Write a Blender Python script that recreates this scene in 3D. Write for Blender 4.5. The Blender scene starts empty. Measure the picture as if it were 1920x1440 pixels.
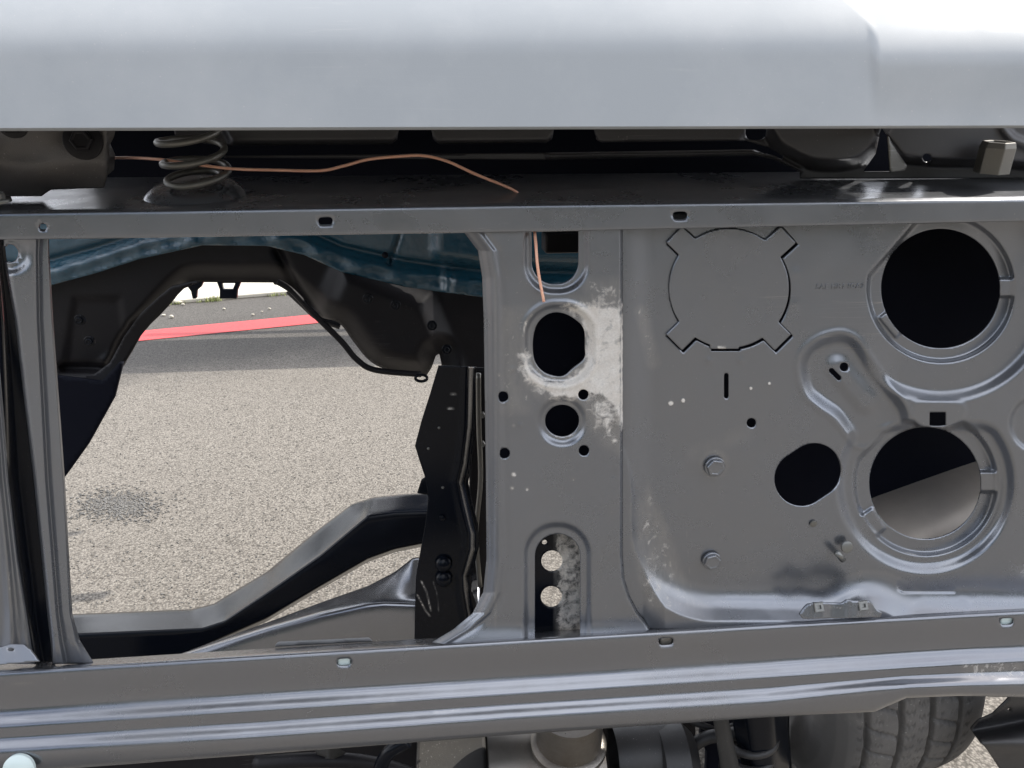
import bpy, math, random
import numpy as np
from mathutils import Matrix, Vector
random.seed(4); rng = np.random.default_rng(4)
R_ = math.radians
scene = bpy.context.scene
COL = scene.collection
# ------------------------------------------------------------------ camera
CAMH, PITCH, YAW, ROLL = 1.25, 18.0, 4.8, 0.41
LENS = 26.0
FPX = 1920*LENS/36.0
cam_d = bpy.data.cameras.new('camera'); cam = bpy.data.objects.new('camera', cam_d); COL.objects.link(cam)
cam_d.lens = LENS; cam_d.sensor_width = 36; cam_d.clip_start = 0.02; cam_d.clip_end = 2000
ROT = Matrix.Rotation(R_(-YAW), 3, 'Z') @ Matrix.Rotation(R_(90-PITCH), 3, 'X') @ Matrix.Rotation(R_(-ROLL), 3, 'Z')
cam.matrix_world = Matrix.Translation((0, 0, CAMH)) @ ROT.to_4x4()
scene.camera = cam
# ------------------------------------------------------------------ light
SUN_EL, SUN_AZ = 44.0, 22.0      # azimuth: degrees from +X towards +Y
world = bpy.data.worlds.new('World'); scene.world = world; world.use_nodes = True
wn = world.node_tree; wn.nodes.clear()
sky = wn.nodes.new('ShaderNodeTexSky'); sky.sky_type = 'NISHITA'; sky.sun_disc = False
sky.sun_elevation = R_(SUN_EL); sky.sun_rotation = R_(90-SUN_AZ)
sky.air_density = 1.0; sky.dust_density = 2.0; sky.ozone_density = 1.0
bg = wn.nodes.new('ShaderNodeBackground'); bg.inputs['Strength'].default_value = 0.14
wo = wn.nodes.new('ShaderNodeOutputWorld')
wtc = wn.nodes.new('ShaderNodeTexCoord'); wmp = wn.nodes.new('ShaderNodeMapping'); wmp.inputs['Scale'].default_value = (1, 1, 2.2); wmp.inputs['Location'].default_value = (3.1, 1.7, .4)
wns = wn.nodes.new('ShaderNodeTexNoise'); wns.inputs['Scale'].default_value = 1.7; wns.inputs['Detail'].default_value = 7; wns.inputs['Roughness'].default_value = .55; wns.inputs['Distortion'].default_value = .4
wrp = wn.nodes.new('ShaderNodeValToRGB'); wrp.color_ramp.elements[0].position = .33; wrp.color_ramp.elements[1].position = .56
wmx = wn.nodes.new('ShaderNodeMix'); wmx.data_type = 'RGBA'; wmx.inputs[7].default_value = (11.4, 11.7, 12.5, 1)
wn.links.new(wtc.outputs['Generated'], wmp.inputs[0]); wn.links.new(wmp.outputs[0], wns.inputs['Vector']); wn.links.new(wns.outputs[0], wrp.inputs[0])
wn.links.new(wrp.outputs[0], wmx.inputs[0]); wn.links.new(sky.outputs[0], wmx.inputs[6]); wn.links.new(wmx.outputs[2], bg.inputs[0]); wn.links.new(bg.outputs[0], wo.inputs[0])
sd = bpy.data.lights.new('sun', 'SUN'); sd.energy = 3.4; sd.angle = R_(0.9); sd.color = (1.0, .95, .87)
sun = bpy.data.objects.new('sun', sd); COL.objects.link(sun)
sdir = Vector((math.cos(R_(SUN_EL))*math.cos(R_(SUN_AZ)), math.cos(R_(SUN_EL))*math.sin(R_(SUN_AZ)), math.sin(R_(SUN_EL))))
sun.rotation_euler = (-sdir).to_track_quat('-Z', 'Y').to_euler()
sun.location = (6, 2, 6)
vs = scene.view_settings; vs.view_transform = 'Standard'; vs.look = 'None'; vs.gamma = 1; vs.use_curve_mapping = False
vs.exposure = 0.55
scene.cycles.max_bounces = 8; scene.cycles.diffuse_bounces = 5; scene.cycles.glossy_bounces = 4

# ------------------------------------------------------------------ pixel -> point on the plane at distance Y
RM = np.array(ROT)
def at(px, py, Y):
    px, py, Y = np.broadcast_arrays(np.asarray(px, float), np.asarray(py, float), np.asarray(Y, float))
    d = np.stack([(px-960)/FPX, (720-py)/FPX, -np.ones_like(px)], -1) @ RM.T
    return d*(Y/d[..., 1])[..., None] + np.array([0, 0, CAMH])
def atz(px, py, z=0.0):
    d = np.stack([(np.asarray(px, float)-960)/FPX, (720-np.asarray(py, float))/FPX, -np.ones_like(np.asarray(px, float))], -1) @ RM.T
    return d*((z-CAMH)/d[..., 2])[..., None] + np.array([0, 0, CAMH])
# ------------------------------------------------------------------ objects
def empty(name, loc=(0, 0, 0)):
    o = bpy.data.objects.new(name, None); COL.objects.link(o); o.location = loc; o.empty_display_size = .05; return o
def tag(o, label=None, cat=None, group=None, kind=None):
    if label: o['label'] = label
    if cat: o['category'] = cat
    if group: o['group'] = group
    if kind: o['kind'] = kind
    return o
def make(name, verts, faces, mat, parent=None, smooth=True, attrs=None):
    me = bpy.data.meshes.new(name)
    me.from_pydata([tuple(v) for v in np.asarray(verts).tolist()], [], [tuple(f) for f in faces])
    if attrs:
        for k, a in attrs.items():
            at_ = me.attributes.new(k, 'FLOAT', 'POINT'); at_.data.foreach_set('value', np.asarray(a, np.float32))
    me.materials.append(mat)
    if smooth: me.polygons.foreach_set('use_smooth', [True]*len(me.polygons))
    me.update()
    o = bpy.data.objects.new(name, me); COL.objects.link(o)
    if parent: par(o, parent)
    return o
def par(o, p):
    o.parent = p
    w = Matrix.Translation(p.location) if p.parent is None else Matrix.Translation(p.parent.location) @ Matrix.Translation(p.location)
    o.matrix_parent_inverse = w.inverted() if p.parent is None else (Matrix.Translation(p.parent.location) @ p.matrix_parent_inverse @ Matrix.Translation(p.location)).inverted()
def solid(o, t, off=-1, bev=0):
    m = o.modifiers.new('thick', 'SOLIDIFY'); m.thickness = t; m.offset = off; m.use_even_offset = False
    if bev:
        b = o.modifiers.new('bev', 'BEVEL'); b.width = bev; b.segments = 2; b.limit_method = 'ANGLE'; b.angle_limit = R_(50)
    return o
# ------------------------------------------------------------------ signed distances in the panel's sheet
def circ(cx, cy, r, ry=None):
    if ry is None: return lambda x, y: np.hypot(x-cx, y-cy)-r
    return lambda x, y: (np.hypot((x-cx)/r, (y-cy)/ry)-1)*min(r, ry)
def caps(x0, y0, x1, y1, r):
    def f(x, y):
        dx, dy = x1-x0, y1-y0; t = np.clip(((x-x0)*dx+(y-y0)*dy)/(dx*dx+dy*dy+1e-9), 0, 1)
        return np.hypot(x-x0-t*dx, y-y0-t*dy)-r
    return f
def rbox(x0, y0, x1, y1, r=0):
    def f(x, y):
        qx = np.abs(x-(x0+x1)/2)-(x1-x0)/2+r; qy = np.abs(y-(y0+y1)/2)-(y1-y0)/2+r
        return np.hypot(np.maximum(qx, 0), np.maximum(qy, 0))+np.minimum(np.maximum(qx, qy), 0)-r
    return f
def poly(pts):
    P = np.array(pts, float)
    def f(x, y):
        x = np.asarray(x, float); y = np.asarray(y, float)
        d = np.full(x.shape, 1e18); ins = np.zeros(x.shape, bool)
        for i in range(len(P)):
            a = P[i]; b = P[(i+1) % len(P)]; e = b-a
            t = np.clip(((x-a[0])*e[0]+(y-a[1])*e[1])/(e@e+1e-12), 0, 1)
            d = np.minimum(d, (x-a[0]-t*e[0])**2+(y-a[1]-t*e[1])**2)
            c = ((a[1] > y) != (b[1] > y))
            if e[1] != 0: ins ^= c & (x < e[0]*(y-a[1])/e[1]+a[0])
        return np.where(ins, -1, 1)*np.sqrt(d)
    return f
def smooth_poly(pts, n=6):
    P = np.array(pts, float); out = []; N = len(P)
    for i in range(N):
        p0, p1, p2, p3 = P[i-1], P[i], P[(i+1) % N], P[(i+2) % N]
        for k in range(n):
            t = k/n
            out.append(.5*((2*p1)+(-p0+p2)*t+(2*p0-5*p1+4*p2-p3)*t*t+(-p0+3*p1-3*p2+p3)*t**3))
    return out
def line_d(pts):
    P = np.array(pts, float)
    def f(x, y):
        d = np.full(np.shape(x), 1e9)
        for a, b in zip(P[:-1], P[1:]):
            e = b-a; t = np.clip(((x-a[0])*e[0]+(y-a[1])*e[1])/(e@e+1e-9), 0, 1)
            d = np.minimum(d, np.hypot(x-a[0]-t*e[0], y-a[1]-t*e[1]))
        return d
    return f
def S(t):
    t = np.clip(t, 0, 1); return t*t*(3-2*t)
def inside(sd, w): return S(.5-sd/w)
def smax(a, b, k): 
    h = np.clip(.5+.5*(a-b)/k, 0, 1); return b*(1-h)+a*h+k*h*(1-h)
# ------------------------------------------------------------------ sheet builder: a grid cut by outlines and holes
def sheet(name, PX, PY, Yf, mat, parent, outline=None, holes=(), wear=None, thick=0, off=-1, flip=False):
    ny, nx = PX.shape
    px = PX.ravel().copy(); py = PY.ravel().copy()
    Y0 = None if callable(Yf) else np.asarray(Yf, float).ravel()
    idx = np.arange(nx*ny).reshape(ny, nx)
    q = np.stack([idx[:-1, :-1], idx[1:, :-1], idx[1:, 1:], idx[:-1, 1:]], -1).reshape(-1, 4)
    if outline is not None or len(holes):
        def k(x, y):
            v = outline(x, y) if outline is not None else np.full(np.shape(x), -1e9)
            for h in holes: v = np.maximum(v, -h(x, y))
            return v
        cx = px[q].mean(1); cy = py[q].mean(1)
        keep = k(cx, cy) < 0
        used = np.zeros(nx*ny, int); tot = np.zeros(nx*ny, int)
        np.add.at(used, q[keep].ravel(), 1); np.add.at(tot, q.ravel(), 1)
        bnd = np.where((used > 0) & (used < tot))[0]
        for it in range(3):
            x = px[bnd]; y = py[bnd]; v = k(x, y); e = .3
            gx = (k(x+e, y)-k(x-e, y))/(2*e); gy = (k(x, y+e)-k(x, y-e))/(2*e); g = gx*gx+gy*gy+1e-6
            st = np.clip(v/g, -8, 8)
            px[bnd] = x-st*gx; py[bnd] = y-st*gy
        q = q[keep]
    Y = Yf(px, py) if Y0 is None else Y0
    V = at(px, py, Y)
    u = np.unique(q); rem = np.full(nx*ny, -1); rem[u] = np.arange(len(u))
    q = rem[q]; V = V[u]
    if flip: q = q[:, ::-1]
    at_ = {'wear': wear(px[u], py[u]) if wear is not None else np.zeros(len(u))}
    o = make(name, V, q.tolist(), mat, parent, attrs=at_)
    if thick: solid(o, thick, off)
    return o
def grid(x0, x1, y0, y1, st):
    xs = np.linspace(x0, x1, max(2, int(round((x1-x0)/st))+1)); ys = np.linspace(y0, y1, max(2, int(round((y1-y0)/st))+1))
    return np.meshgrid(xs, ys)
def plate(name, pts, Yf, mat, parent, st=6, thick=.003, holes=(), wear=None, smooth=False, off=-1):
    if smooth: pts = smooth_poly(pts)
    P = np.array(pts, float); x0, y0 = P.min(0)-st; x1, y1 = P.max(0)+st
    PX, PY = grid(x0, x1, y0, y1, st)
    yf = Yf if callable(Yf) else (lambda x, y: np.full(np.shape(x), float(Yf)))
    return sheet(name, PX, PY, yf, mat, parent, outline=poly(pts), holes=holes, wear=wear, thick=thick, off=off)
def loft(name, rows, mat, parent, x0, x1, stx=8, nt=8, blur=.3, holes=(), wear=None, thick=.002, dents=None):
    """rows: [(xs, ys, Y)] front sections running across the car; py(x), depth Y (number or list over xs)"""
    xs = np.linspace(x0, x1, int((x1-x0)/stx)+1); n = len(rows)
    t = np.linspace(0, n-1, (n-1)*nt+1)
    ry = np.array([np.interp(xs, r[0], r[1]) for r in rows]); rY = np.array([np.interp(xs, r[0], np.broadcast_to(r[2], np.shape(r[0]))) for r in rows])
    def ev(A, tt): 
        i = np.clip(np.floor(tt).astype(int), 0, n-2); f = np.clip(tt-i, 0, 1)[:, None]; return A[i]*(1-f)+A[i+1]*f
    if blur:
        ks = np.linspace(-blur, blur, 9); w = np.exp(-(ks/blur*1.6)**2); w /= w.sum()
        rYs = sum(wi*ev(rY, np.clip(t+k, 0, n-1)) for k, wi in zip(ks, w)); rys = sum(wi*ev(ry, np.clip(t+k, 0, n-1)) for k, wi in zip(ks, w))
    else: rYs = ev(rY, t); rys = ev(ry, t)
    PX = np.broadcast_to(xs, rys.shape).copy()
    if dents is not None: rYs = rYs+dents(PX, rys)
    return sheet(name, PX, rys, rYs, mat, parent, holes=holes, wear=wear, thick=thick)
def vloft(name, cols, mat, parent, y0, y1, sty=8, nt=6, blur=.3, holes=(), outline=None, wear=None, thick=.002, add=None):
    """columns running down: [(ys, xs, Y)]"""
    ys = np.linspace(y0, y1, int((y1-y0)/sty)+1); n = len(cols)
    t = np.linspace(0, n-1, (n-1)*nt+1)
    rx = np.array([np.interp(ys, c[0], c[1]) for c in cols]); rY = np.array([np.interp(ys, c[0], np.broadcast_to(c[2], np.shape(c[0]))) for c in cols])
    def ev(A, tt):
        i = np.clip(np.floor(tt).astype(int), 0, n-2); f = np.clip(tt-i, 0, 1)[:, None]; return A[i]*(1-f)+A[i+1]*f
    ks = np.linspace(-blur, blur, 9); w = np.exp(-(ks/blur*1.6)**2); w /= w.sum()
    Ys = sum(wi*ev(rY, np.clip(t+k, 0, n-1)) for k, wi in zip(ks, w)); Xs = sum(wi*ev(rx, np.clip(t+k, 0, n-1)) for k, wi in zip(ks, w))
    PX = Xs.T; Yv = Ys.T; PY = np.broadcast_to(ys[:, None], PX.shape).copy()
    if add is not None: Yv = Yv+add(PX, PY)
    return sheet(name, PX, PY, Yv, mat, parent, holes=holes, outline=outline, wear=wear, thick=thick)
def lathe(name, prof, c, axis, mat, parent, n=32, smooth=True):
    """prof: (radius, height along axis)"""
    ax = Vector(axis).normalized(); b1 = ax.orthogonal().normalized(); b2 = ax.cross(b1); c = Vector(c)
    V = []; F = []
    for r, h in prof:
        for i in range(n):
            a = 2*math.pi*i/n; V.append(c+ax*h+(b1*math.cos(a)+b2*math.sin(a))*r)
    for j in range(len(prof)-1):
        for i in range(n):
            F.append((j*n+i, j*n+(i+1) % n, (j+1)*n+(i+1) % n, (j+1)*n+i))
    F.append(tuple(range((len(prof)-1)*n, len(prof)*n)))
    o = make(name, V, F, mat, parent, smooth=smooth)
    if smooth:
        m = o.modifiers.new('es', 'EDGE_SPLIT'); m.split_angle = R_(40)
    return o
def hexh(name, c, axis, r, h, mat, parent, rot=0.0, cup=True):
    ax = Vector(axis).normalized(); b1 = ax.orthogonal().normalized(); b2 = ax.cross(b1); c = Vector(c)
    V = []; F = []
    prof = [(1, 0), (1, h*.82), (.9, h), (.72, h)] + ([(.66, h*.9), (.1, h*.88)] if cup else [(.1, h)])
    for s, z in prof:
        for i in range(6):
            a = rot+math.pi/3*i; V.append(c+ax*z+(b1*math.cos(a)+b2*math.sin(a))*r*s)
    for j in range(len(prof)-1):
        for i in range(6): F.append((j*6+i, j*6+(i+1) % 6, (j+1)*6+(i+1) % 6, (j+1)*6+i))
    F.append(tuple(range((len(prof)-1)*6, len(prof)*6)))
    o = make(name, V, F, mat, parent, smooth=False)
    b = o.modifiers.new('bev', 'BEVEL'); b.width = r*.06; b.segments = 2; b.limit_method = 'ANGLE'; b.angle_limit = R_(25)
    return o
def tube(name, pts, rad, mat, parent, n=10, sub=6, caps_=True):
    P = [Vector(p) for p in pts]; Q = []
    for i in range(len(P)-1):
        p0 = P[max(i-1, 0)]; p1 = P[i]; p2 = P[i+1]; p3 = P[min(i+2, len(P)-1)]
        for k in range(sub):
            t = k/sub; Q.append(.5*((2*p1)+(-p0+p2)*t+(2*p0-5*p1+4*p2-p3)*t*t+(-p0+3*p1-3*p2+p3)*t**3))
    Q.append(P[-1]); V = []; F = []
    up = Vector((0, 0, 1)); prev = None
    for i, q in enumerate(Q):
        t = (Q[min(i+1, len(Q)-1)]-Q[max(i-1, 0)]).normalized()
        if prev is None: b = t.orthogonal().normalized()
        else: b = (prev-t*prev.dot(t)).normalized()
        prev = b; c = t.cross(b); rr = rad(i/(len(Q)-1)) if callable(rad) else rad
        for j in range(n):
            a = 2*math.pi*j/n; V.append(q+(b*math.cos(a)+c*math.sin(a))*rr)
    for i in range(len(Q)-1):
        for j in range(n): F.append((i*n+j, i*n+(j+1) % n, (i+1)*n+(j+1) % n, (i+1)*n+j))
    F.append(tuple(range(n))[::-1]); F.append(tuple(range((len(Q)-1)*n, len(Q)*n)))
    return make(name, V, F, mat, parent)
def box(name, lo, hi, mat, parent=None, bev=.003):
    x0, y0, z0 = lo; x1, y1, z1 = hi
    V = [(x0, y0, z0), (x1, y0, z0), (x1, y1, z0), (x0, y1, z0), (x0, y0, z1), (x1, y0, z1), (x1, y1, z1), (x0, y1, z1)]
    F = [(3, 2, 1, 0), (4, 5, 6, 7), (0, 1, 5, 4), (1, 2, 6, 5), (2, 3, 7, 6), (3, 0, 4, 7)]
    o = make(name, V, F, mat, parent, smooth=False)
    if bev:
        b = o.modifiers.new('bev', 'BEVEL'); b.width = bev; b.segments = 2
    return o
# ------------------------------------------------------------------ materials
def N(nt, t, **kw):
    n = nt.nodes.new(t)
    for k, v in kw.items():
        if k.startswith('i_'): n.inputs[k[2:].replace('_', ' ')].default_value = v
        else: setattr(n, k, v)
    return n
def ramp(nt, src, stops):
    r = N(nt, 'ShaderNodeValToRGB'); nt.links.new(src, r.inputs[0]); e = r.color_ramp.elements
    while len(e) < len(stops): e.new(.5)
    for el, (p, c) in zip(e, stops):
        el.position = p; el.color = (c, c, c, 1) if isinstance(c, (int, float)) else (*c, 1)
    return r
def noise(nt, scale, detail=4, rough=.6, dist=0, vec=None, stretch=None):
    n = N(nt, 'ShaderNodeTexNoise'); n.inputs['Scale'].default_value = scale; n.inputs['Detail'].default_value = detail
    n.inputs['Roughness'].default_value = rough; n.inputs['Distortion'].default_value = dist
    tc = N(nt, 'ShaderNodeTexCoord')
    src = tc.outputs['Object']
    if stretch:
        mp = N(nt, 'ShaderNodeMapping'); mp.inputs['Scale'].default_value = stretch; nt.links.new(src, mp.inputs[0]); src = mp.outputs[0]
    nt.links.new(src, n.inputs['Vector']); return n
def mixc(nt, fac, a, b):
    m = N(nt, 'ShaderNodeMix', data_type='RGBA')
    for s, k in ((fac, 0), (a, 6), (b, 7)):
        if hasattr(s, 'links'): nt.links.new(s, m.inputs[k])
        elif k == 0: m.inputs[0].default_value = s
        else: m.inputs[k].default_value = (*s, 1)
    return m.outputs[2]
def mul(nt, a, b, op='MULTIPLY', clamp=False):
    m = N(nt, 'ShaderNodeMath', operation=op); m.use_clamp = clamp
    for s, k in ((a, 0), (b, 1)):
        if hasattr(s, 'links'): nt.links.new(s, m.inputs[k])
        else: m.inputs[k].default_value = s
    return m.outputs[0]
def base_mat(name):
    m = bpy.data.materials.new(name); m.use_nodes = True; nt = m.node_tree
    return m, nt, nt.nodes['Principled BSDF']
def paint(name, col, rough=.34, dust=.25, dustcol=(.30, .29, .28), peel=.06, spec=.7, wearcol=(.86, .83, .78), scr=.5, coat=0, wscale=90, ripple=0, metal=0, wavy=0, bdist=.001):
    m, nt, b = base_mat(name); L = nt.links.new
    n1 = noise(nt, 7, 6, .65); n2 = noise(nt, 900, 3, .6); n3 = noise(nt, 60, 5, .7)
    dm = ramp(nt, n1.outputs[0], [(.42, 0.0), (.72, 1.0)])
    sp = ramp(nt, noise(nt, 420, 2, .5).outputs[0], [(.70, 0), (.76, 1)])
    fac = mul(nt, dm.outputs[0], dust)
    c = mixc(nt, fac, col, dustcol)
    c = mixc(nt, mul(nt, mul(nt, sp.outputs[0], dm.outputs[0]), .55*dust/.25), c, (.5, .48, .46))
    # hairline scratches
    w = noise(nt, 2.5, 2, .5, .12, stretch=(1, 1, 34)); w2 = noise(nt, 5, 3, .5)
    s1 = ramp(nt, w.outputs[0], [(.494, 0), (.5, 1), (.506, 0)]); s2 = ramp(nt, w2.outputs[0], [(.60, 0), (.68, 1)])
    c = mixc(nt, mul(nt, mul(nt, s1.outputs[0], s2.outputs[0]), scr), c, (.45, .44, .43))
    at_ = N(nt, 'ShaderNodeAttribute', attribute_name='wear')
    nw = noise(nt, wscale, 8, .72, .4); nw2 = noise(nt, 500, 3, .6)
    e = mul(nt, mul(nt, nw.outputs[0], 1.1), -.55, 'ADD')
    ws = mul(nt, at_.outputs['Fac'], e, 'ADD')
    wm = ramp(nt, ws, [(.40, 0), (.60, 1)])
    wc = mixc(nt, ramp(nt, nw2.outputs[0], [(.35, 0), (.65, 1)]).outputs[0], tuple(x*.8 for x in wearcol), wearcol)
    wc = mixc(nt, ramp(nt, n3.outputs[0], [(.3, .7), (.75, 0)]).outputs[0], wc, (wearcol[0]*.68, wearcol[1]*.62, wearcol[2]*.56))
    hz = mul(nt, ramp(nt, at_.outputs['Fac'], [(.12, 0), (.75, 1)]).outputs[0], ramp(nt, noise(nt, 30, 6, .75, .3, stretch=(3, 1, 1)).outputs[0], [(.3, .1), (.7, 1)]).outputs[0])
    c = mixc(nt, mul(nt, hz, .75), c, tuple(x*.62 for x in wearcol))
    c = mixc(nt, mul(nt, wm.outputs[0], .9), c, wc)
    L(c, b.inputs['Base Color'])
    r = mul(nt, mul(nt, fac, .35), rough, 'ADD'); r = mul(nt, r, mul(nt, wm.outputs[0], .35), 'ADD', True)
    r = mul(nt, r, mul(nt, mul(nt, n3.outputs[0], .10), -.05, 'ADD'), 'ADD', True)
    r = mul(nt, r, mul(nt, mul(nt, noise(nt, 4, 4, .7, .6).outputs[0], .30), -.15, 'ADD'), 'ADD', True)
    L(r, b.inputs['Roughness']); b.inputs['Specular IOR Level'].default_value = spec; L(mul(nt, mul(nt, mul(nt, wm.outputs[0], -1), 1, 'ADD'), metal), b.inputs['Metallic'])
    if coat: b.inputs['Coat Weight'].default_value = coat; b.inputs['Coat Roughness'].default_value = .05
    bp = N(nt, 'ShaderNodeBump'); bp.inputs['Strength'].default_value = peel; bp.inputs['Distance'].default_value = bdist
    hsum = mul(nt, n2.outputs[0], mul(nt, noise(nt, 25, 2, .5).outputs[0], 1.2+ripple), 'ADD')
    hsum = mul(nt, hsum, mul(nt, wm.outputs[0], -.8), 'ADD')
    L(hsum, bp.inputs['Height'])
    if wavy:
        b2_ = N(nt, 'ShaderNodeBump'); b2_.inputs['Strength'].default_value = wavy; b2_.inputs['Distance'].default_value = .004
        L(noise(nt, 11, 3, .45).outputs[0], b2_.inputs['Height']); L(b2_.outputs[0], bp.inputs['Normal'])
    L(bp.outputs[0], b.inputs['Normal'])
    return m
M = {}
M['satin'] = paint('satin_black_paint', (.222, .234, .258), .27, .34, (.25, .24, .23), .06, metal=.78, spec=.9, wavy=.5)
M['rail'] = paint('satin_black_rail_paint', (.225, .233, .254), .22, .22, (.26, .25, .24), .04, metal=.85, spec=1.0, wavy=.35)
M['dark'] = paint('dark_gloss_paint', (.0035, .005, .009), .20, .06, (.03, .029, .028), .08, scr=.1, spec=.2)
M['inner'] = paint('dusty_inner_paint', (.012, .011, .013), .44, .12, (.055, .05, .047), .10, spec=.22, scr=.2)
M['blue'] = paint('wet_blue_paint', (.007, .060, .098), .09, .01, (.1, .14, .18), .45, coat=.7, ripple=8, bdist=.0022, scr=.1)
M['hood'] = paint('pale_blue_primer', (.330, .347, .360), .50, .6, (.43, .44, .445), .06, scr=.45, spec=.45, wavy=.12)
M['hoodin'] = paint('hood_inner_paint', (.045, .043, .046), .4, .3, (.09, .085, .08), .1)
M['grey'] = paint('bare_grey_metal', (.16, .155, .14), .38, .4, (.28, .25, .21), .2, metal=.55, wscale=60)
M['cast'] = paint('greasy_cast_metal', (.085, .080, .080), .48, .8, (.16, .145, .13), .5, metal=.2)
M['steel'] = paint('worn_bright_steel', (.24, .225, .205), .28, .8, (.13, .10, .075), .35, metal=.9)
M['apron'] = paint('sunlit_tone_apron', (.64, .57, .50), .38, .5, (.40, .36, .31), .2, metal=.4)  # pale warm colour stands for sunlight on the panel
M['under'] = paint('grimy_underbody', (.030, .029, .028), .6, .8, (.060, .056, .050), .6, spec=.4)
M['zinc'] = paint('zinc_bolt', (.22, .22, .21), .33, .3, (.2, .19, .17), .2, metal=.7)
M['rubber'] = paint('black_rubber', (.018, .018, .020), .45, .4, (.06, .055, .05), .2)
M['tyre'] = paint('dusty_tyre_rubber', (.105, .102, .10), .8, 1.0, (.19, .18, .17), .5, spec=.3)
M['pale'] = paint('pale_green_cap', (.62, .72, .70), .4, .1, (.7, .7, .7), .05)
M['tape'] = paint('grey_tape', (.17, .17, .17), .5, .3, (.3, .3, .3), .1)
M['hole'] = paint('shade_black', (.002, .003, .009), .7, .02, (.01, .01, .012), .02, spec=.15, scr=0)  # near-black colour stands for deep shade inside the openings
m, nt, b = base_mat('bright_copper'); M['copper'] = m
b.inputs['Base Color'].default_value = (.95, .50, .33, 1); b.inputs['Metallic'].default_value = .15; b.inputs['Roughness'].default_value = .35
cn = noise(nt, 300, 3); nt.links.new(mixc(nt, cn.outputs[0], (.95, .42, .27), (.98, .62, .45)), b.inputs['Base Color'])
# asphalt
a = atz(322, 571); d = atz(560, 551)-a; d /= np.linalg.norm(d); nrm = np.array([-d[1], d[0], 0])
off = lambda px, py: float((atz(px, py)-a)@nrm)
def asphalt(name, c0, c1, c2, sc=330, bump=.6, dark=None):
    m, nt, b = base_mat(name); L = nt.links.new
    v = N(nt, 'ShaderNodeTexVoronoi'); v.inputs['Scale'].default_value = sc*.46; tc = N(nt, 'ShaderNodeTexCoord')
    v.inputs['Randomness'].default_value = 1.0
    L(tc.outputs['Object'], v.inputs['Vector'])
    sx = N(nt, 'ShaderNodeSeparateXYZ'); L(v.outputs['Color'], sx.inputs[0])
    st = ramp(nt, sx.outputs[0], [(0, c0), (.12, c1), (.85, tuple((p+q)/2 for p, q in zip(c1, c2))), (1, c2)])
    gap = ramp(nt, v.outputs['Distance'], [(.42, 0), (.72, 1)])
    big = noise(nt, 1.4, 5, .6); mid = noise(nt, 14, 5, .7)
    c = mixc(nt, mul(nt, gap.outputs[0], .6), st.outputs[0], tuple(x*.35 for x in c0))
    c = mixc(nt, mul(nt, ramp(nt, big.outputs[0], [(.35, 0), (.7, 1)]).outputs[0], .3), c, tuple(x*.8 for x in c1))
    c = mixc(nt, mul(nt, ramp(nt, mid.outputs[0], [(.55, 0), (.7, 1)]).outputs[0], .35), c, tuple(x*1.25 for x in c1))
    dk = ramp(nt, noise(nt, 9, 4, .7, .5).outputs[0], [(.66, 0), (.74, 1)])
    c = mixc(nt, mul(nt, dk.outputs[0], .4), c, tuple(x*.4 for x in c1))
    if dark is not None:   # darker surfacing along the kerb, run nearer to deepen the shadow band; worn ragged transition
        vm = N(nt, 'ShaderNodeVectorMath', operation='DOT_PRODUCT'); L(tc.outputs['Object'], vm.inputs[0]); vm.inputs[1].default_value = tuple(nrm)
        t_ = mul(nt, mul(nt, vm.outputs['Value'], -float(a@nrm)-dark, 'ADD'), mul(nt, noise(nt, 2.2, 5, .7).outputs[0], .9), 'ADD')
        f_ = ramp(nt, t_, [(.15, 0), (.75, 1)])
        mm = N(nt, 'ShaderNodeMix', data_type='RGBA', blend_type='MULTIPLY'); L(f_.outputs[0], mm.inputs[0]); L(c, mm.inputs[6]); mm.inputs[7].default_value = (.52, .53, .55, 1); c = mm.outputs[2]
    L(c, b.inputs['Base Color']); b.inputs['Roughness'].default_value = .85; b.inputs['Specular IOR Level'].default_value = .3
    bp = N(nt, 'ShaderNodeBump'); bp.inputs['Strength'].default_value = bump; bp.inputs['Distance'].default_value = .004
    bp.invert = True
    L(mul(nt, v.outputs['Distance'], mul(nt, noise(nt, sc*1.3, 3).outputs[0], .6), 'ADD'), bp.inputs['Height']); L(bp.outputs[0], b.inputs['Normal'])
    return m
M['asph'] = asphalt('weathered_asphalt', (.10, .088, .073), (.215, .193, .165), (.36, .33, .285), dark=off(420, 690))
M['asph2'] = asphalt('newer_dark_asphalt', (.065, .061, .055), (.125, .116, .103), (.22, .21, .19))
M['stone'] = asphalt('loose_stone', (.11, .105, .10), (.21, .20, .185), (.36, .35, .33), 900, .3)
m, nt, b = base_mat('red_line_paint'); M['red'] = m
rn = noise(nt, 90, 6, .7); nt.links.new(mixc(nt, ramp(nt, rn.outputs[0], [(.50, 0), (.70, 1)]).outputs[0], (.70, .055, .055), (.36, .08, .075)), b.inputs['Base Color']); b.inputs['Roughness'].default_value = .6
bp = N(nt, 'ShaderNodeBump'); bp.inputs['Strength'].default_value = .5; bp.inputs['Distance'].default_value = .003
nt.links.new(noise(nt, 220, 3).outputs[0], bp.inputs['Height']); nt.links.new(bp.outputs[0], b.inputs['Normal'])
m, nt, b = base_mat('cream_concrete'); M['conc'] = m
rn = noise(nt, 12, 8, .7); nt.links.new(mixc(nt, rn.outputs[0], (.46, .42, .34), (.66, .62, .53)), b.inputs['Base Color']); b.inputs['Roughness'].default_value = .85
m, nt, b = base_mat('grass_blade'); M['grass'] = m
rn = noise(nt, 20, 3); nt.links.new(mixc(nt, rn.outputs[0], (.16, .22, .05), (.38, .38, .16)), b.inputs['Base Color']); b.inputs['Roughness'].default_value = .6
m, nt, b = base_mat('far_foliage'); M['leaf'] = m
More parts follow.
